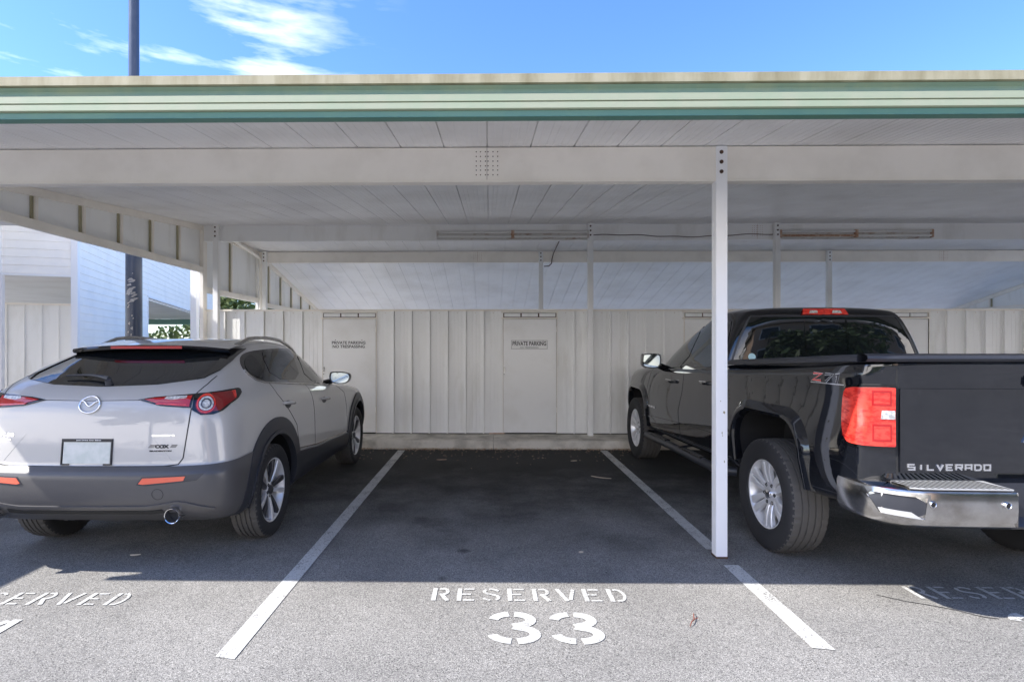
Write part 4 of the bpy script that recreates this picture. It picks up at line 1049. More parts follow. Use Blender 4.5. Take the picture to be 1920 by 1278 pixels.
    mb = MB(); line(low, .030, 'B', bb, .004, mb, .05); mb.v, mb.f, mb.m = prune(mb); mb.build('diffuser_slot', M['darkgap'], bump, world=False, smooth=30)
    for s in (1, -1):
        e = MB(); e.lathe([(.02, .048), (-.0, .050), (-.005, .047), (-.002, .043), (.10, .040), (.10, .0)], (s * .575, .022, .408), 32, 'y'); e.build('exhaust_tip', M['chrome'], rt, world=False, smooth=40)
        e = MB(); e.cyl((s * .575, .075, .408), 'y', .041, 0, .004, 24); e.build('exhaust_bore', M['darkgap'], rt, world=False)
    # tailgate seams
    seam = [(0, .712), (.50, .712), (.585, .722), (.612, .76), (.622, .85), (.635, .98), (.640, 1.075)]
    gap('tailgate_seam', [seam], 'B', bv, rt, .007, both=True)
    gap('tailgate_seam', [[(.640, 1.165), (.665, 1.22), (.668, 1.27)]], 'B', bv, rt, .007, both=True)
    gap('tailgate_crease', [[(-.33, 1.128), (0, 1.124), (.33, 1.128)]], 'B', bv, rt, .003)
    # rear window and its gloss garnish
    def gl(k):  # glass outline (x,z) half
        return [(0, 1.208), (.35, 1.220), (.57, 1.250), (.60, 1.262), (.60, 1.290), (.585, 1.34), (.565, 1.40), (.545, 1.436), (0, 1.448)]
    h = gl(0); full = h + [(-a, b) for a, b in reversed(h[1:-1])]
    patch('rear_window', full, 'B', bv, .003, M['glass'], rt, depth=.004, step=.045, smooth=40)
    for s in (1, -1):
        g = [(s * .575, 1.250), (s * .615, 1.258), (s * .650, 1.305), (s * .645, 1.37), (s * .610, 1.455), (s * .53, 1.452), (s * .56, 1.40), (s * .59, 1.335), (s * .60, 1.29)]
        patch('window_garnish', g, 'B', bv, .010, M['glossb'], rt, depth=.006, step=.04, smooth=40)
    # spoiler
    sp = MB(); nS = 24; vs = []
    for i in range(nS + 1):
        t = -1 + 2 * i / nS; x = .60 * t; yb = .69 + .06 * abs(t) ** 2.4; zt = 1.484 - .030 * abs(t) ** 2.5
        yt = 1.02 ; ztop = 1.524 - .055 * abs(t) ** 3
        vs += [(x, yt, ztop + .014), (x, (yb + yt) / 2, (zt + ztop) / 2 + .020), (x, yb, zt + .004), (x, yb - .006, zt - .010), (x, yb + .004, zt - .026), (x * .97, yt - .10, zt - .055)]
    for i in range(nS):
        for k in range(5): sp.f.append([i * 6 + k, (i + 1) * 6 + k, (i + 1) * 6 + k + 1, i * 6 + k + 1]); sp.m.append(0 if k < 2 else 1)
    sp.v = vs; spo = sp.build('spoiler', [M['paintw'], M['glossb']], rt, world=False, smooth=35)
    bl = MB(); vs = []
    for i in range(13):
        t = -1 + 2 * i / 12; x = .27 * t; tt = x / .60; yb = .69 + .06 * abs(tt) ** 2.4; vs += [(x, yb - .009, 1.480), (x, yb - .007, 1.460), (x, yb + .02, 1.458), (x, yb + .02, 1.482)]
    for i in range(12):
        for k in range(4): bl.f.append([i * 4 + k, (i + 1) * 4 + k, (i + 1) * 4 + (k + 1) % 4, i * 4 + (k + 1) % 4]); bl.m.append(0)
    bl.v = vs; bl.build('brake_light', M['red'], spo, world=False)
    # wiper
    wp = MB(); P = []
    for i in range(9):
        t = i / 8; x = .02 - .34 * t; p, nn = hit('B', bv, x, 1.232 + .022 * t + .012 * sin(pi * t)); P.append(p + nn * (.030 - .006 * t))
    wp.tube(P, [.016, .015, .012, .010, .009, .008, .007, .006, .005], 8); wp.build('wiper', M['clad'], rt, world=False, smooth=50)
    p, nn = hit('B', bv, .03, 1.222); wp = MB(); wp.tube([p - nn * .01, p + nn * .034], [.026, .020], 14); wp.build('wiper_pivot', M['clad'], rt, world=False, smooth=50)
    # badge: oval ring with wings
    p0, n0 = hit('B', bv, 0, 1.098)
    bd = MB(); pts = []
    for i in range(41):
        a = 2 * pi * i / 40; p, nn = hit('B', bv, .066 * cos(a), 1.098 + .050 * sin(a)); pts.append(p + nn * .006)
    bd.tube(pts, .006, 8, caps=False)
    for s in (1, -1):
        w_ = []
        for (x, z) in chaikin([(0, 1.088), (.018, 1.100), (.035, 1.118), (.058, 1.122)], 2, False): p, nn = hit('B', bv, s * x, z); w_.append(p + nn * .006)
        bd.tube(w_, [.005] * (len(w_) - 1) + [.003], 8)
    bd.build('badge', M['chrome'], rt, world=False, smooth=60)
    mb = MB(); patch2([(.062 * cos(2 * pi * i / 32), 1.098 + .047 * sin(2 * pi * i / 32)) for i in range(32)], [tuple(range(32))], 'B', bv, .002, .001, 0, mb); mb.v, mb.f, mb.m = prune(mb); mb.build('badge_field', M['paintw'], rt, world=False)
    # taillights
    for s in (1, -1):
        inner = [(s * .305, 1.128), (s * .40, 1.142), (s * .637, 1.160), (s * .637, 1.075), (s * .45, 1.090)]
        tl = patch('tail_light', inner, 'B', bv, .010, M['glossb'], rt, depth=.008, step=.03)[0]; tb = bv
        patch('lens', [(s * .345, 1.128), (s * .42, 1.138), (s * .628, 1.148), (s * .628, 1.083), (s * .46, 1.097)], 'B', bv, .0125, M['red'], tl, depth=.002, step=.03)
        patch('reversing_lens', [(s * .47, 1.131), (s * .48, 1.142), (s * .60, 1.146), (s * .60, 1.133), (s * .51, 1.124)], 'B', bv, .0155, M['lensw'], tl, depth=.002, step=.03)
        patch('light_bar', [(s * .42, 1.104), (s * .61, 1.098), (s * .61, 1.091), (s * .43, 1.098)], 'B', bv, .0155, M['redb'], tl, depth=.002, step=.04)
        # outer cluster wraps the corner
        set_corner(.56, .62); vw = 'CR' if s > 0 else 'CL'; U = lambda x, y: cyl_u(x, y, .56, .62)
        u0 = U(.642, .16)
        outer = [(u0, 1.160), (u0 + .10, 1.168), (u0 + .20, 1.176), (u0 + .315, 1.180), (u0 + .345, 1.172), (u0 + .338, 1.150), (u0 + .27, 1.118), (u0 + .20, 1.090), (u0 + .145, 1.048), (u0 + .10, 1.030), (u0 + .04, 1.030), (u0, 1.062)]
        tl2 = patch('tail_light', outer, vw, bv, .010, M['glossb'], rt, depth=.008, step=.022)[0]
        patch('side_lens', [(u0 + .09, 1.160), (u0 + .265, 1.166), (u0 + .25, 1.122), (u0 + .18, 1.090), (u0 + .13, 1.052), (u0 + .09, 1.050)], vw, bv, .0125, M['redd'], tl2, depth=.002, step=.025)
        patch('side_marker', [(u0 + .225, 1.164), (u0 + .262, 1.166), (u0 + .25, 1.128), (u0 + .232, 1.118)], vw, bv, .015, M['redb'], tl2, depth=.002, step=.03)
        cu, cz = u0 + .064, 1.097
        def C(r, n=36, k=.80): return [(cu + r * k * cos(2 * pi * i / n), cz + r * sin(2 * pi * i / n)) for i in range(n)]
        for (r, o_, mm, nm) in ((.062, .0125, 'redd', 'lamp_bowl'), (.020, .0215, 'lensw', 'lamp_core')):
            mb = MB(); patch2(C(r), [tuple(range(36))], vw, bv, o_, .003, .02, mb); mb.v, mb.f, mb.m = prune(mb); mb.build(nm, M[mm], tl2, world=False, smooth=40)
        for (ra, rb, o_, mm, nm) in ((.056, .047, .0175, 'redb', 'lamp_ring'), (.042, .0, .0165, 'lensw', 'lamp_lens'), (.030, .024, .0195, 'alloyd', 'lamp_ring')):
            if rb: ribbon(C(ra), C(rb), vw, bv, o_, .002, M[mm], nm, tl2, step=.03, closed=True)
            else:
                mb = MB(); patch2(C(ra), [tuple(range(36))], vw, bv, o_, .003, .02, mb); mb.v, mb.f, mb.m = prune(mb); mb.build(nm, M[mm], tl2, world=False, smooth=40)
    # licence plate in its recess
    pl = empty('number_plate', (0.01, .062, .80)); pl.parent = rt; pl.rotation_euler = (radians(-6), 0, 0)
    def pb(x0, x1, y0, y1, z0, z1, nm, m, bv_=.001):
        c = MB(); c.box(x0, x1, y0, y1, z0, z1); return c.build(nm, m, pl, world=False, bevel=bv_)
    pb(-.152, .152, -.008, -.002, -.070, .070, 'plate', M['plate'])
    for (a, b, c_, d) in ((-.164, .164, .066, .086), (-.164, -.156, -.072, .066), (.156, .164, -.072, .066), (-.164, -.11, -.080, -.072), (.11, .164, -.080, -.072)): pb(a, b, -.012, .0, c_, d, 'plate_frame', M['black'])
    for (s_, x0, x1, z0, z1) in (('Just Drive Our Bikes', -.07, .09, .073, .081),):
        vs, fs = text2d(s_, .1, .003); vs = fit(vs, x0, x1, z0, z1); v3, f3 = slab(vs, fs, lambda u, v, d: (u, -.0122 - d, v), .0005); MB().add(v3, f3).build('frame_lettering', M['signwhite'], pl, world=False)
    # thin body-colour edge lines of the number plate panel
    gap('recess_edge', [[(-.40, .915), (.40, .915)], [(.40, .915), (.545, .745)], [(-.40, .915), (-.545, .745)]], 'B', bv, rt, .004, m=M['paintw'])
    # lettering on the tailgate
    textpatch('CX-30', -.615, -.48, .895, .921, 'B', bv, .003, M['badge'], 'lettering', rt, bold=.006)
    textpatch('AWD', -.545, -.50, .872, .882, 'B', bv, .003, M['badge'], 'lettering', rt, bold=.006)
    textpatch('SKYACTIV G', .415, .555, .899, .911, 'B', bv, .003, M['badge'], 'lettering', rt, bold=.006)
    textpatch('COX', .437, .525, .824, .848, 'B', bv, .002, M['black'], 'dealer_lettering', rt, bold=.008)
    textpatch('BRADENTON', .405, .540, .803, .813, 'B', bv, .002, M['black'], 'dealer_lettering', rt, bold=.006)
    for s in (0, 1):
        mb = MB()
        for k in range(3):
            z = .829 + k * .007; x0 = .395 + .006 * k if s == 0 else .530 + .004 * k
            patch2([(x0, z), (x0 + .036, z), (x0 + .038, z + .0035), (x0 + .002, z + .0035)], [(0, 1, 2, 3)], 'B', bv, .002, .001, 0, mb)
        mb.v, mb.f, mb.m = prune(mb); mb.build('dealer_stripes', M['black'], rt, world=False)
    # side glass
    for s, vw in ((1, 'R'), (-1, 'L')):
        dlo = [(.735, 1.345), (.70, 1.275), (.745, 1.225), (.84, 1.200), (1.6, 1.142), (2.3, 1.090), (2.86, 1.066), (2.80, 1.15), (2.52, 1.325), (2.25, 1.425), (1.85, 1.458), (1.3, 1.455), (1.03, 1.438), (.84, 1.405)]
        dl = chaikin(dlo, 2)
        patch('window_surround', dl, vw, bv, .006, M['glossb'], rt, depth=.006, step=.07, smooth=40)
        def shrink(a, b, ztop=.0): pass
        q = [(.765, 1.335), (.735, 1.282), (.78, 1.240), (.925, 1.218), (.995, 1.415), (.88, 1.392)]
        patch('quarter_window', q, vw, bv, .0085, M['glass'], rt, depth=.003, step=.05, k=2)
        q = [(1.03, 1.212), (1.76, 1.155), (1.86, 1.436), (1.30, 1.436), (1.09, 1.422)]
        patch('rear_door_window', q, vw, bv, .0085, M['glass'], rt, depth=.003, step=.06, k=1)
        q = [(1.93, 1.142), (2.66, 1.095), (2.62, 1.20), (2.40, 1.352), (2.20, 1.408), (2.02, 1.428)]
        patch('front_door_window', q, vw, bv, .0085, M['glass2'], rt, depth=.003, step=.06, k=1)
        # bright trim line under the glass
        mb = MB(); line([(.715, 1.30), (.715, 1.262), (.75, 1.225), (.86, 1.196), (1.6, 1.136), (2.3, 1.084), (2.80, 1.060)], .010, vw, bv, .010, mb, .05); mb.v, mb.f, mb.m = prune(mb); mb.build('window_trim', M['chromed'], rt, world=False, smooth=40)
        gap('door_gap', [[(.93, 1.205), (.985, 1.10), (1.16, .96), (1.36, .80), (1.42, .62), (1.43, .56)], [(1.80, 1.135), (1.86, .95), (1.90, .75), (1.91, .53)], [(2.75, 1.06), (2.98, .95), (3.06, .75), (3.08, .48)]], vw, bv, rt, .006)
        for (hy, hz) in ((1.17, 1.005), (2.22, .945)):
            p, nn = hit(vw, bv, hy, hz); hm = MB(); hm.tube([(p.x - s * .004, hy - .105, hz + .010), (p.x + s * .028, hy - .085, hz + .012), (p.x + s * .036, hy, hz + .006), (p.x + s * .030, hy + .075, hz - .002), (p.x - s * .004, hy + .095, hz - .004)], [.012, .014, .015, .014, .012], 10)
            ho_ = hm.build('door_handle', M['paintw'], rt, world=False, smooth=60)
            patch('handle_recess', [(hy - .07 + .07 * cos(2 * pi * i / 16) + .07, hz - .008 + .032 * sin(2 * pi * i / 16)) for i in range(16)], vw, bv, .0015, M['clad'], rt, depth=.001, step=.05)
        # roof rail
        rr = MB(); P = []
        for i in range(15):
            t = i / 14; y = .84 + 1.62 * t; x = .535 + .035 * sin(pi * t); q, nn = hit('T', bv, s * x, y); lift = .038 * min(1, 5 * t, 5 * (1 - t)) ; P.append((s * x, y, q.z + lift - .004))
        rr.tube(P, [.012] + [.015] * 13 + [.012], 10); rr.build('roof_rail', M['chromed'], rt, world=False, smooth=60)
        # mirror
        mi = empty('side_mirror', (s * .955, 2.63, 1.135)); mi.parent = rt
        mm = MB(); vs = []; 
        shp = chaikin([(-.115, .045), (-.10, .075), (.06, .070), (.115, .045), (.110, -.02), (.06, -.062), (-.08, -.060), (-.12, -.01)], 2)
        n = len(shp)
        for (sc_, y) in ((1.0, -.045), (1.02, -.02), (.95, .03), (.7, .075), (.3, .10)): vs += [(a * sc_ * s, y, b * sc_) for a, b in shp]
        fs = [tuple(range(n))] + [(i * n + k, i * n + (k + 1) % n, (i + 1) * n + (k + 1) % n, (i + 1) * n + k) for i in range(4) for k in range(n)] + [tuple(range(4 * n, 5 * n))]
        mm.add(vs, fs); mm.build('mirror_housing', M['glossb'], mi, world=False, smooth=40)
        mg = MB(); mg.add([(a * .86 * s, -.0465, b * .84) for a, b in shp], [tuple(range(n))]); mg.build('mirror_glass', M['mirror'], mi, world=False)
        ar = MB(); ar.tube([(-s * .10, .01, -.03), (-s * .19, .03, -.055)], [.028, .035], 10); ar.build('mirror_arm', M['glossb'], mi, world=False, smooth=50)
        for cy in (RW, FW): make_wheel(rt, s * .790, cy, R, .246, .215, s, 'suv')
    # windscreen, headlights, grille (front)
    patch('windscreen', [(-.62, 1.05), (-.50, 1.46), (.50, 1.46), (.62, 1.05)], 'F', bv, .004, M['glass'], rt, depth=.004, step=.08)
    for s in (1, -1): patch('headlight', [(s * .50, .70), (s * .80, .74), (s * .82, .80), (s * .50, .76)], 'F', bv, .006, M['lensw'], rt, depth=.004, step=.05)
    patch('grille', [(-.42, .45), (-.48, .72), (.48, .72), (.42, .45)], 'F', bv, .006, M['clad'], rt, depth=.004, step=.08)
    return rt
build_crossover()
# ================================================================== BLACK PICKUP
def build_truck():
    rt = empty('parked_pickup_truck', (3.035, 2.90, 0), 'black crew cab pickup truck with chrome rear bumper parked in the right bay', 'pickup truck', rz=radians(1.0))
    RW, FW, R = 1.24, 4.62, .402
    K5 = (0, .15, .5, .88, 1)
    def rg(yr, yf, W, Z, rc=.10, bow=.025, fb=.30, rcf=.3): return ring(yr, yf, W, Z, rc, bow, fb, K5, rcf)
    def cen(zs, yr, yf):
        return [(0, p[1], lerp_list([x for x, _ in zs], [z for _, z in zs], p[1])) for p in rg(yr, yf, [.5] * 5, [1] * 7)]
    rows = [cen([(0, .45), (9, .42)], .35, 5.5),
            rg(.30, 5.6, [.86, .88, .90, .88, .80], [.56, .55, .48, .45, .43, .43, .43]),
            rg(.215, 5.72, [.97, .985, .965, .985, .90], [.575, .57, .52, .49, .47, .47, .45]),
            rg(.195, 5.70, [.990, 1.00, .975, 1.00, .93], [.66, .65, .66, .64, .60, .58, .58]),
            rg(.190, 5.72, [.995, 1.022, .985, 1.01, .94], [.80, .80, .80, .76, .74, .72, .72]),
            rg(.190, 5.72, [.985, 1.002, .982, 1.005, .94], [1.02, 1.02, 1.00, .96, .94, .92, .92]),
            rg(.190, 5.70, [.968, .970, .970, .985, .92], [1.21, 1.20, 1.18, 1.12, 1.08, 1.04, 1.02]),
            rg(.185, 5.66, [.978, .982, .972, .965, .88], [1.325, 1.315, 1.27, 1.215, 1.175, 1.12, 1.09]),
            rg(.180, 5.60, [.965, .965, .950, .93, .84], [1.388, 1.375, 1.32, 1.245, 1.215, 1.16, 1.13]),
            rg(.215, 5.50, [.935, .93, .915, .88, .78], [1.402, 1.388, 1.33, 1.252, 1.225, 1.175, 1.15]),
            cen([(0, 1.40), (1.9, 1.33), (4, 1.26), (5.0, 1.22), (9, 1.16)], .32, 5.3)]
    me = cage(rows, {1: .4, 3: .3, 7: .35, 8: .55, 9: .4}, 3, crease_cols={4: .3})
    bv = me_bvh(me)
    def arch(cy, hw=.475, top=.985, r=.24, bot=.30, rise=0):
        a = [(cy - hw, bot), (cy + hw, bot), (cy + hw, top - r)]
        a += [(cy + hw - r + r * cos(radians(t)), top - r + r * sin(radians(t))) for t in range(10, 91, 10)]
        a += [(cy - hw + r + r * cos(radians(t)), top - r + r * sin(radians(t))) for t in range(90, 181, 10)]
        return a
    cutters = []
    ARCH = [(RW, .475, .985), (FW, .475, .93)]
    for s in (1, -1):
        for (cy, hw, tp) in ARCH:
            c = MB(); c.prism(arch(cy, hw, tp), 'x', s * .60, s * 1.4); cutters.append(c)
    me.materials.clear(); me.materials.append(M['paintb'])
    b = cut(me, cutters); b.shade_smooth(); b.set_sharp_from_angle(angle=radians(30))
    body = link('body', b, rt)
    for s, vw in ((1, 'R'), (-1, 'L')):
        for (cy, hw, tp) in ARCH:
            A = arch(cy, hw - .004, tp - .004, .236, .56 if cy == RW else .50)[1:]; A = A + [(cy - hw + .004, .56 if cy == RW else .50)]
            B = arch(cy, hw + .095, tp + .085, .30, .56 if cy == RW else .50)[1:]; B = B + [(cy - hw - .095, .56 if cy == RW else .50)]
            # bulged fender flare: three bands rising then falling
            def mix(t): return [(a[0] + (b_[0] - a[0]) * t, a[1] + (b_[1] - a[1]) * t) for a, b_ in zip(A, B)]
            mb = MB(); offs = [(0, .012), (.10, .030), (.30, .036), (.55, .026), (.8, .010), (1.0, -.002)]
            V = []
            for t, of in offs:
                row = []
                for (u, v) in mix(t): p, nn = hit(vw, bv, u, v); row.append(p + Vector((s, 0, 0)) * of)
                V.append(row)
            inner = [Vector((v.x - s * .05, v.y, v.z)) for v in V[0]]; V = [inner] + V; n = len(V[0])
            mb.add([v for r_ in V for v in r_], [(i * n + k, i * n + k + 1, (i + 1) * n + k + 1, (i + 1) * n + k) for i in range(len(V) - 1) for k in range(n - 1)])
            mb.build('wheel_arch_flare', M['paintb'], rt, world=False, smooth=40)
        # bed side ends, seams
        gap('panel_gap', [[(1.985, .52), (1.985, 1.33)], [(3.02, .50), (3.05, .80), (2.96, 1.0), (2.93, 1.27)], [(4.02, .48), (4.10, .70), (4.13, .95), (4.02, 1.22)], [(2.02, .60), (2.03, .86), (2.12, 1.0), (2.14, 1.30)]], vw, bv, rt, .007)
        mb = MB(); line([(1.9, .700), (3.0, .672), (4.3, .615)], .018, vw, bv, .006, mb, .06); mb.v, mb.f, mb.m = prune(mb); mb.build('side_crease', M['paintb'], rt, world=False, smooth=30)
        mb = MB(); line([(1.92, .525), (3.0, .505), (4.40, .478)], .022, vw, bv, .004, mb, .06); mb.v, mb.f, mb.m = prune(mb); mb.build('sill_trim', M['clad'], rt, world=False, smooth=30)
        for (hy, hz) in ((2.33, 1.142), (3.27, 1.102)):
            p, nn = hit(vw, bv, hy, hz); hm = MB()
            hm.tube([(p.x - s * .004, hy - .10, hz), (p.x + s * .030, hy - .08, hz), (p.x + s * .038, hy, hz), (p.x + s * .030, hy + .08, hz), (p.x - s * .004, hy + .10, hz)], [.014, .017, .018, .017, .014], 10)
            hm.build('door_handle', M['paintb'], rt, world=False, smooth=60)
            mb = MB(); line([(hy - .06, hz + .013), (hy + .07, hz + .013)], .006, vw, bv, .052, mb, 0); mb.v, mb.f, mb.m = prune(mb); mb.build('handle_trim', M['chrome'], rt, world=False)
        textpatch('SILVERADO' if s > 0 else 'SILVERADO', 3.80, 4.08, .745, .770, vw, bv, .004, M['badge'], 'door_lettering', rt, bold=.006)
        # running board
        rb = MB(); X = s * 1.00
        rb.tube([(s * .86, 1.98, .40), (s * .96, 2.03, .40), (X, 2.12, .405), (X, 3.2, .400), (X, 4.10, .392), (s * .96, 4.2, .39), (s * .86, 4.24, .39)], [.042] * 7, 14)
        ro = rb.build('running_board', M['clad'], rt, world=False, smooth=60)
        for (a, c_) in ((2.35, 2.95), (3.35, 3.95)):
            st = MB(); st.box(X - .035, X + .035, a, c_, .432, .446); st.build('step_pad', M['glossb'], ro, world=False, bevel=.006)
            tr_ = MB()
            for k in range(8): tr_.box(X - .028, X + .028, a + .05 + k * (c_ - a - .1) / 8, a + .05 + (k + .5) * (c_ - a - .1) / 8, .446, .449)
            tr_.build('step_tread', M['rubberd'], ro, world=False)
        for y in (2.3, 3.1, 3.95):
            br = MB(); br.tube([(s * .75, y, .44), (X, y, .40)], .014, 8); br.build('step_bracket', M['clad'], ro, world=False)
    # bed rails and tonneau
    for s in (1, -1):
        P = []
        for i in range(14):
            y = .30 + 1.65 * i / 13; z = 1.408 - .074 * (y - .2) / 1.75; P.append((s * .925, y, z + .022))
        rl = MB(); nn_ = len(P); vs = []
        for (x, y, z) in P: vs += [(x + .036, y, z - .035), (x + .036, y, z - .006), (x + .022, y, z + .006), (x - .022, y, z + .006), (x - .036, y, z - .006), (x - .036, y, z - .035)]
        rl.add(vs, [(i * 6 + k, i * 6 + (k + 1) % 6, (i + 1) * 6 + (k + 1) % 6, (i + 1) * 6 + k) for i in range(nn_ - 1) for k in range(6)] + [tuple(range(6)), tuple(range((nn_ - 1) * 6, nn_ * 6))])
        rl.build('bed_rail', M['clad'], rt, world=False, smooth=30)
    tc_ = MB(); tc_.prism([(.25, 1.36), (1.96, 1.32), (1.96, 1.355), (.25, 1.425)], 'x', -.885, .885); tc_.build('bed_cover', M['clad'], rt, world=False, bevel=.008)
    # tailgate: seam, upper spoiler lip, raised lower panel
    seamx = .795
    for s in (1, -1): gap('tailgate_seam', [[(s * seamx, .770), (s * (seamx + .004), .95), (s * (seamx - .004), 1.22), (s * (seamx + .006), 1.29), (s * seamx, 1.385)]], 'B', bv, rt, .010)
    patch('tailgate', [(-.787, .790), (.787, .790), (.787, 1.245), (-.787, 1.245)], 'B', bv, .012, M['paintb'], rt, depth=.014, step=.08)
    tb_ = MB(); n = 16; vs = []
    for i in range(n + 1):
        x = -.955 + 1.91 * i / n; yb = .165 + .02 * (x / .79) ** 2 + .9 * max(0, abs(x) - .86) ** 1.5
        vs += [(x, .30, 1.432), (x, yb + .03, 1.436), (x, yb, 1.424), (x, yb - .004, 1.408), (x, yb + .012, 1.392), (x, .30, 1.385)]
    tb_.add(vs, [(i * 6 + k, i * 6 + (k + 1) % 6, (i + 1) * 6 + (k + 1) % 6, (i + 1) * 6 + k) for i in range(n) for k in range(6)]); tb_.build('tailgate_cap', M['clad'], rt, world=False, smooth=30)
    vs, fs = [], []
    h_ = MB(); h_.box(-.12, .12, .155, .185, 1.255, 1.315); h_.build('tailgate_handle', M['glossb'], rt, world=False, bevel=.01)
    # bow tie emblem
    bt = [(-.125, .955), (-.105, 1.035 - .03), (-.045, 1.005), (-.040, 1.035), (.055, 1.035), (.050, 1.005), (.125, 1.005), (.105, .955), (.045, .955), (.040, .925), (-.055, .925), (-.050, .955)]
    bt = [(-.135, .958), (-.112, 1.002), (-.050, 1.002), (-.044, 1.030), (.052, 1.030), (.046, 1.002), (.135, 1.002), (.112, .958), (.050, .958), (.044, .930), (-.052, .930), (-.046, .958)]
    mb = MB(); patch2([(a * 1.06, (b_ - .98) * 1.12 + .98) for a, b_ in bt], [tuple(range(12))], 'B', bv, .020, .008, 0, mb); mb.v, mb.f, mb.m = prune(mb); bto = mb.build('emblem', M['chrome'], rt, world=False)
    mb = MB(); patch2([(a * .93, (b_ - .98) * .86 + .98) for a, b_ in bt], [tuple(range(12))], 'B', bv, .0225, .004, 0, mb); mb.v, mb.f, mb.m = prune(mb); mb.build('emblem_face', M['gold'], bto, world=False)
    # squared letters SILVERADO
    SQ = {'S': [[(1, 1), (0, 1), (0, .5), (1, .5), (1, 0), (0, 0)]], 'I': [[(.5, 0), (.5, 1)]], 'L': [[(0, 1), (0, 0), (1, 0)]], 'V': [[(0, 1), (.5, 0), (1, 1)]],
          'E': [[(1, 1), (0, 1), (0, 0), (1, 0)], [(0, .5), (.85, .5)]], 'R': [[(0, 0), (0, 1), (1, 1), (1, .5), (0, .5)], [(.5, .5), (1, 0)]],
          'A': [[(0, 0), (0, 1), (1, 1), (1, 0)], [(0, .42), (1, .42)]], 'D': [[(0, 0), (0, 1), (.8, 1), (1, .8), (1, .2), (.8, 0), (-.05, 0)]], 'O': [[(0, 0), (0, 1), (1, 1), (1, 0), (-.08, 0)]]}
    lw, lh, pitch, x0, z0 = .032, .028, .0500, -.750, .806
    for j, ch in enumerate('SILVERADO'):
        mb = MB()
        for st in SQ[ch]:
            vs, fs = stroke([(x0 + j * pitch + p[0] * lw, z0 + p[1] * lh) for p in st], .0085); patch2(vs, fs, 'B', bv, .0185, .006, 0, mb)
        mb.v, mb.f, mb.m = prune(mb); mb.build('letter', M['badge'], rt, world=False)
    # 4x4 decal on both bed sides
    for s, vw in ((1, 'R'), (-1, 'L')):
        def D(x, z): return (.70 - s * (-1) * 0 + x, z)
        def U(t, z): # t 0..1 reading left to right as seen from outside
            return (.70 - t * .32, z) if s < 0 else (.38 + t * .32, z)
        zb0, zt0 = 1.258, 1.316
        def par(t0, t1, za, zb_, sh=.05): return [U(t0 + sh * ((za - zb0) / (zt0 - zb0)), za), U(t1 + sh * ((za - zb0) / (zt0 - zb0)), za), U(t1 + sh * ((zb_ - zb0) / (zt0 - zb0)), zb_), U(t0 + sh * ((zb_ - zb0) / (zt0 - zb0)), zb_)]
        mb = MB(); patch2(par(-.02, .96, zb0 - .009, zb0 - .003), [(0, 1, 2, 3)], vw, bv, .002, .001, .05, mb); mb.v, mb.f, mb.m = prune(mb); dec = mb.build('decal', M['badge'], rt, world=False)
        for ch, t0, t1, mm in (('Z', .02, .30, 'redb'), ('7', .38, .62, 'alloyd'), ('1', .68, .84, 'alloyd')):
            mb = MB(); zz0, zz1 = zb0 + .002, zt0 - .002
            def q(a, b_): t = t0 + (t1 - t0) * a; return U(t + .05 * b_, zz0 + (zz1 - zz0) * b_)
            st = {'Z': [[q(0, .88), q(.95, .88), q(.08, .12), q(1, .12)]], '7': [[q(0, .88), q(.95, .88), q(.25, 0)]], '1': [[q(.1, .80), q(.55, .88), q(.5, 0)]]}[ch]
            m2 = MB()
            for s_ in st:
                vs, fs = stroke(s_, .0095); patch2(vs, fs, vw, bv, .0035, .001, 0, mb); vs, fs = stroke(s_, .0185); patch2(vs, fs, vw, bv, .002, .001, 0, m2)
            mb.v, mb.f, mb.m = prune(mb); mb.build('decal_character', M[mm], dec, world=False); m2.v, m2.f, m2.m = prune(m2); m2.build('decal_outline', M['badge'], dec, world=False)
    # tail lights (wrap the corner)
    for s in (1, -1):
        vw = 'R' if s > 0 else 'L'
        set_corner(.80, .45); cv = 'CR' if s > 0 else 'CL'; U = lambda x, y: cyl_u(x, y, .80, .45)
        u0, u1 = U(.806, .19), .4 * radians(70)
        tl = patch('tail_light', chaikin([(u0, 1.24), (u0, 1.264), (u0 + .012, 1.266), (u0 + .10, 1.266), (u1 - .07, 1.262), (u1, 1.225), (u1 + .012, 1.10), (u1 - .005, .985), (u1 - .06, .925), (u1 - .14, .915), (u0 + .012, .912), (u0, .914), (u0, .94)], 1), cv, bv, .010, M['glossb'], rt, depth=.012, step=.03)[0]
        patch('lens', chaikin([(u0 + .016, 1.23), (u0 + .016, 1.249), (u0 + .028, 1.250), (u0 + .10, 1.252), (u1 - .09, 1.248), (u1 - .025, 1.21), (u1 - .012, 1.10), (u1 - .028, 1.0), (u1 - .085, .942), (u1 - .15, .931), (u0 + .028, .928), (u0 + .016, .930), (u0 + .016, .95)], 1), cv, bv, .024, M['redb'], tl, depth=.014, step=.03, smooth=40)
        patch('reversing_lamp', [(u0 + .022, 1.078), (u0 + .022, 1.125), (u0 + .125, 1.125), (u0 + .135, 1.078)], cv, bv, .027, M['lensw'], tl, depth=.004, step=.03)
        for (za, zb_) in ((1.150, 1.235), (.955, 1.050)):
            q0, q1 = u0 + .05, u0 + .20
            ribbon([(q0, za), (q1, za), (q1, zb_), (q0, zb_), (q0, za)], [(q0 + .012, za + .012), (q1 - .012, za + .012), (q1 - .012, zb_ - .012), (q0 + .012, zb_ - .012), (q0 + .012, za + .012)], cv, bv, .0255, .002, M['red'], 'lens_ring', tl, step=.04)
        for k in range(4):
            zz = .955 + k * .075; mb = MB(); patch2([(u1 - .125, zz), (u1 - .05, zz + .012), (u1 - .05, zz + .018), (u1 - .125, zz + .006)], [(0, 1, 2, 3)], cv, bv, .0258, .002, .03, mb); mb.v, mb.f, mb.m = prune(mb); mb.build('lens_rib', M['red'], tl, world=False)
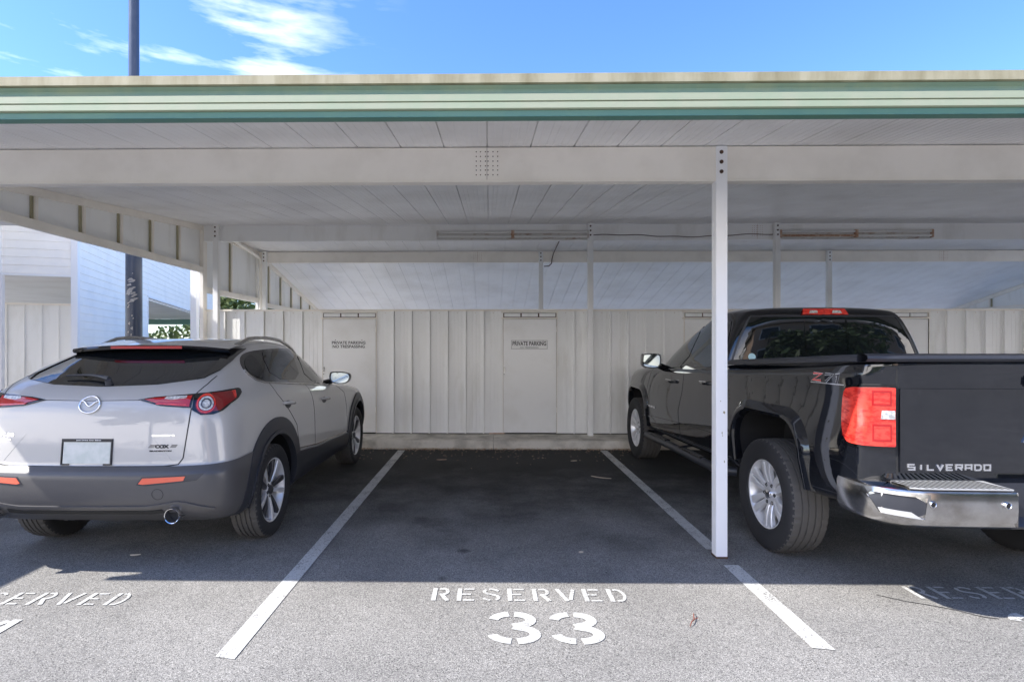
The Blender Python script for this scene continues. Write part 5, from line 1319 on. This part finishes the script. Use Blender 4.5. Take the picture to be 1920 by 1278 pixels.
    # ---------------- chrome step bumper
    def plan(x):  # rear face y at half width x
        return .0 + .020 * (x / .6) ** 2 if x < .72 else .029 + (x - .72) ** 2 * 1.9
    path = [(x, plan(x)) for x in (0, .10, .20, .33)]; path2 = [(x, plan(x)) for x in (.33, .40, .5, .6, .7, .78, .85, .90)] + [(.945, .125), (.978, .17), (.995, .24), (1.0, .34), (.995, .42)]
    prof = [(-.20, .752), (-.02, .752), (-.006, .744), (0, .728), (.002, .66), (-.002, .60), (-.016, .566), (-.05, .545), (-.13, .54)]
    def sweep(pth, prf, sgn, name, m, parent, shrink=0):
        mb = MB(); n = len(prf); vs = []
        for i, (x, y) in enumerate(pth):
            a = Vector(pth[max(i - 1, 0)]); c2 = Vector(pth[min(i + 1, len(pth) - 1)]); d = (c2 - a).normalized(); no = Vector((d.y, -d.x))
            end = 1 - .0 * i
            for (o_, z) in prf: vs.append((sgn * (x + no.x * o_), y + no.y * o_, z))
        mb.add(vs, [(i * n + k, i * n + k + 1, (i + 1) * n + k + 1, (i + 1) * n + k) for i in range(len(pth) - 1) for k in range(n - 1)])
        return mb.build(name, m, parent, world=False, smooth=35)
    bumper = empty('rear_bumper', (0, 0, -.020)); bumper.parent = rt
    for s in (1, -1):
        sweep(path2, prof, s, 'bumper_face', M['chromed'], bumper)
        # step pad on top with diagonal ribs
        pd = MB(); P2 = [(x, plan(x)) for x in (.34, .40, .5, .6, .7, .78, .84)]; vs = []
        for (x, y) in P2: vs += [(s * x, y + .012, .7535), (s * x, y + .012, .760), (s * x, .205, .764), (s * x, .205, .7535)]
        pd.add(vs, [(i * 4 + k, i * 4 + k + 1, (i + 1) * 4 + k + 1, (i + 1) * 4 + k) for i in range(len(P2) - 1) for k in range(3)]); po = pd.build('top_pad', M['treadplate'], bumper, world=False)
        rb = MB()
        for k in range(16):
            x = .35 + k * .031; y = plan(x) + .02; rb.add([(s * x, y, .7615), (s * (x + .014), y, .7615), (s * (x + .060), .19, .7655), (s * (x + .046), .19, .7655)], [(0, 1, 2, 3)])
        rb.build('pad_ribs', M['chrome'], po, world=False)
        # corner step pocket
        bsw = MB(); bsw.v, bsw.f = [], []
    bmm = bmesh.new(); dg = bpy.context.evaluated_depsgraph_get()
    for ch in [o for o in bpy.data.objects if o.parent is bumper and o.name.startswith('bumper_face')]: bmm.from_mesh(ch.data)
    bbv = BVHTree.FromBMesh(bmm); bmm.free()
    for s in (1, -1):
        pocket = [(s * .775, .715), (s * .978, .722), (s * .985, .70), (s * .950, .612), (s * .785, .600)]
        po = patch('step_pocket', chaikin(pocket, 1), 'B', bbv, .002, M['clad'], bumper, depth=.002, step=.03)[0]
        ribbon([(s * .762, .728), (s * .986, .735), (s * .991, .70), (s * .960, .598), (s * .772, .586), (s * .762, .728)], [(s * .777, .714), (s * .976, .721), (s * .983, .70), (s * .948, .613), (s * .787, .601), (s * .777, .714)], 'B', bbv, .010, .008, M['chromed'], 'pocket_rim', po, step=.03)
        patch('step_tread', [(s * .795, .602), (s * .945, .614), (s * .955, .640), (s * .84, .634)], 'B', bbv, .006, M['treadplate'], po, depth=.003, step=.03)
        for (px_) in (.755, .39):
            sn = MB(); y = plan(px_); sn.lathe([(-.010, .0125), (-.014, .0145), (-.010, .0175), (.004, .018)], (s * px_, y - .002, .683), 24, 'y'); sn.build('parking_sensor', M['chrome'], bumper, world=False, smooth=40)
            sn = MB(); sn.cyl((s * px_, y - .002, .683), 'y', .0125, -.009, .0, 20); sn.build('sensor_eye', M['glossb'], bumper, world=False)
    # centre notch with plate
    sweep(path, [(-.20, .752), (-.09, .750), (-.085, .60), (-.05, .575), (-.04, .56), (-.05, .545), (-.13, .54)], 1, 'plate_notch', M['clad'], bumper)
    sweep(path, [(-.20, .752), (-.09, .750), (-.085, .60), (-.05, .575), (-.04, .56), (-.05, .545), (-.13, .54)], -1, 'plate_notch', M['clad'], bumper)
    for s in (1, -1):
        sd_ = MB(); sd_.add([(s * .33, plan(.33), .745), (s * .33, plan(.33), .57), (s * .33, .12, .56), (s * .33, .12, .752)], [(0, 1, 2, 3)]); sd_.build('notch_side', M['chromed'], bumper, world=False)
    pl = MB(); pl.box(-.152, .152, .060, .066, .600, .748); plo = pl.build('number_plate', M['plate'], rt, world=False, bevel=.003)
    pl = MB(); pl.box(-.14, .14, .0585, .0598, .700, .735); pl.build('plate_band', M['plateg'], plo, world=False)
    pl = MB(); pl.box(-.14, .14, .0585, .0598, .608, .650); pl.build('plate_band', M['plateb'], plo, world=False)
    # hitch, exhaust, axle, underbody
    hq = MB(); hq.box(-.045, .045, .03, .40, .47, .56); hq.build('tow_hitch', M['clad'], rt, world=False, bevel=.005)
    ex = MB(); ex.tube([(-.62, .42, .49), (-.66, .60, .50), (-.70, 1.0, .52)], .032, 14); ex.build('exhaust_pipe', M['bolt'], rt, world=False, smooth=50)
    ax = MB(); ax.tube([(-.80, RW, R), (-.2, RW, R), (-.12, RW, R), (.12, RW, R), (.2, RW, R), (.80, RW, R)], [.04, .045, .13, .13, .045, .04], 14); ax.build('rear_axle', M['clad'], rt, world=False, smooth=50)
    ub = MB(); ub.box(-.5, .5, .45, 5.3, .42, .55); ub.build('chassis', M['well'], rt, world=False)
    # ---------------- cab
    def cr(yr, yf, W, Z, rc=.06, bow=.018, fb=.25, rcf=.15): return ring(yr, yf, W, Z, rc, bow, fb, K5, rcf)
    def ccen(z, yr, yf): return [(0, p[1], z(p[1])) for p in cr(yr, yf, [.5] * 5, [1] * 7)]
    crow = [ccen(lambda y: 1.15, 2.02, 4.2),
            cr(2.0, 4.42, [.93, .94, .935, .90, .85], [1.20, 1.20, 1.18, 1.16, 1.12, 1.10, 1.10]),
            cr(2.0, 4.36, [.925, .935, .930, .895, .84], [1.30, 1.30, 1.27, 1.245, 1.225, 1.20, 1.20]),
            cr(2.005, 4.30, [.905, .915, .912, .88, .82], [1.345, 1.34, 1.31, 1.285, 1.27, 1.26, 1.26]),
            cr(2.022, 3.86, [.83, .830, .820, .78, .73], [1.56, 1.555, 1.53, 1.51, 1.50, 1.52, 1.53]),
            cr(2.045, 3.50, [.735, .740, .730, .69, .64], [1.745, 1.735, 1.725, 1.715, 1.70, 1.70, 1.72], rc=.05),
            cr(2.065, 3.38, [.68, .69, .685, .64, .58], [1.800, 1.795, 1.80, 1.80, 1.775, 1.76, 1.78], rc=.07),
            cr(2.12, 3.28, [.52, .56, .57, .54, .48], [1.835, 1.832, 1.845, 1.845, 1.825, 1.81, 1.815], rc=.08),
            ccen(lambda y: 1.858 - .03 * abs(y - 2.8), 2.25, 3.15)]
    cme = cage(crow, {5: .25, 6: .35}, 3, crease_cols={4: .35})
    cbv = me_bvh(cme); cme.materials.clear(); cme.materials.append(M['paintb']); cme.shade_smooth(); cme.set_sharp_from_angle(angle=radians(40))
    cab = link('cab', cme, rt); cab.location.y = .10
    # rear window
    wz = [(0, 1.295), (.60, 1.295), (.815, 1.305), (.835, 1.33), (.745, 1.56), (.665, 1.71), (.640, 1.738), (0, 1.742)]
    full = wz + [(-a, b_) for a, b_ in reversed(wz[1:-1])]
    rwo = patch('rear_window', full, 'B', cbv, .004, M['glass'], cab, depth=.004, step=.06, smooth=40)[0]
    for s in (1, -1):
        mb = MB(); line([(s * .185, 1.30), (s * .185, 1.715)], .010, 'B', cbv, .007, mb, .06); mb.v, mb.f, mb.m = prune(mb); mb.build('window_divider', M['glossb'], rwo, world=False)
        mb = MB(); line([(s * .845, 1.32), (s * .757, 1.56), (s * .677, 1.712), (s * .655, 1.745)], .016, 'B', cbv, .008, mb, .06); mb.v, mb.f, mb.m = prune(mb); mb.build('window_seal', M['clad'], rwo, world=False)
    mb = MB(); line([(-.65, 1.748), (.65, 1.748)], .014, 'B', cbv, .008, mb, .06); mb.v, mb.f, mb.m = prune(mb); mb.build('window_seal', M['clad'], rwo, world=False)
    # round pale sticker low in the left corner of the rear window
    mb = MB(); patch2([(-.665 + .032 * cos(2 * pi * i / 24), 1.385 + .032 * sin(2 * pi * i / 24)) for i in range(24)], [tuple(range(24))], 'B', cbv, .0055, .001, 0, mb); mb.v, mb.f, mb.m = prune(mb); mb.build('sticker', M['sticker'], rwo, world=False)
    # high mounted lamp
    hl = [(-.205, 1.757), (-.185, 1.802), (.185, 1.802), (.205, 1.757)]
    ho_ = patch('high_brake_lamp', hl, 'B', cbv, .022, M['redb'], cab, depth=.01, step=.04)[0]
    for (a, b_) in ((-.135, -.07), (.07, .135)): patch('cargo_lamp', [(a - .012, 1.768), (a, 1.790), (b_, 1.790), (b_ + (.012 if b_ > 0 else 0), 1.768)], 'B', cbv, .025, M['lensw'], ho_, depth=.003, step=.04)
    for s, vw in ((1, 'R'), (-1, 'L')):
        # side glass
        fr = chaikin([(2.92, 1.262), (3.60, 1.232), (3.66, 1.262), (3.44, 1.55), (3.30, 1.668), (3.00, 1.700)], 1)
        rr_ = chaikin([(2.10, 1.292), (2.84, 1.265), (2.90, 1.700), (2.42, 1.715), (2.27, 1.700), (2.14, 1.45)], 1)
        patch('window_surround', chaikin([(2.06, 1.272), (3.80, 1.205), (3.86, 1.235), (3.60, 1.50), (3.38, 1.715), (2.9, 1.742), (2.35, 1.742), (2.20, 1.70), (2.08, 1.42)], 1), vw, cbv, .004, M['glossb'], cab, depth=.006, step=.08)
        patch('front_door_window', fr, vw, cbv, .0075, M['glass2'], cab, depth=.003, step=.07)
        patch('rear_door_window', rr_, vw, cbv, .0075, M['glass2'], cab, depth=.003, step=.07)
        mi = empty('side_mirror', (s * 1.120, 3.58, 1.315)); mi.parent = rt
        shp = chaikin([(-.105, .07), (-.09, .085), (.09, .085), (.11, .05), (.105, -.06), (.05, -.088), (-.09, -.075), (-.11, -.04)], 2); n = len(shp)
        mm = MB(); vs = []
        for (sc_, y) in ((1.0, -.05), (1.03, -.02), (.97, .04), (.75, .09), (.35, .115)): vs += [(a * sc_ * -s, y, b_ * sc_) for a, b_ in shp]
        fs = [tuple(range(n))] + [(i * n + k, i * n + (k + 1) % n, (i + 1) * n + (k + 1) % n, (i + 1) * n + k) for i in range(4) for k in range(n)] + [tuple(range(4 * n, 5 * n))]
        mm.add(vs, fs); mm.build('mirror_housing', M['glossb'], mi, world=False, smooth=40)
        mg = MB(); mg.add([(a * .86 * -s, -.0515, b_ * .84) for a, b_ in shp], [tuple(range(n))]); mg.build('mirror_glass', M['mirror'], mi, world=False)
        ar = MB(); ar.tube([(-s * .08, .01, -.045), (-s * .20, .06, -.09), (-s * .29, .08, -.12)], [.036, .040, .05], 12); ar.build('mirror_arm', M['glossb'], mi, world=False, smooth=50)
    patch('windscreen', [(-.70, 1.27), (-.54, 1.74), (.54, 1.74), (.70, 1.27)], 'F', cbv, .004, M['glass'], cab, depth=.004, step=.08)
    for s in (1, -1): patch('headlight', [(s * .58, .92), (s * .88, .92), (s * .88, 1.06), (s * .58, 1.06)], 'F', bv, .006, M['lensw'], rt, depth=.004, step=.06)
    patch('grille', [(-.54, .75), (.54, .75), (.54, 1.05), (-.54, 1.05)], 'F', bv, .008, M['chromed'], rt, depth=.006, step=.08)
    for s in (1, -1):
        for cy in (RW, FW): make_wheel(rt, s * .888, cy, R, .247, .262, s, 'truck')
    return rt
M['sticker'] = mat('sticker', (.45, .68, .74), .4)
build_truck()
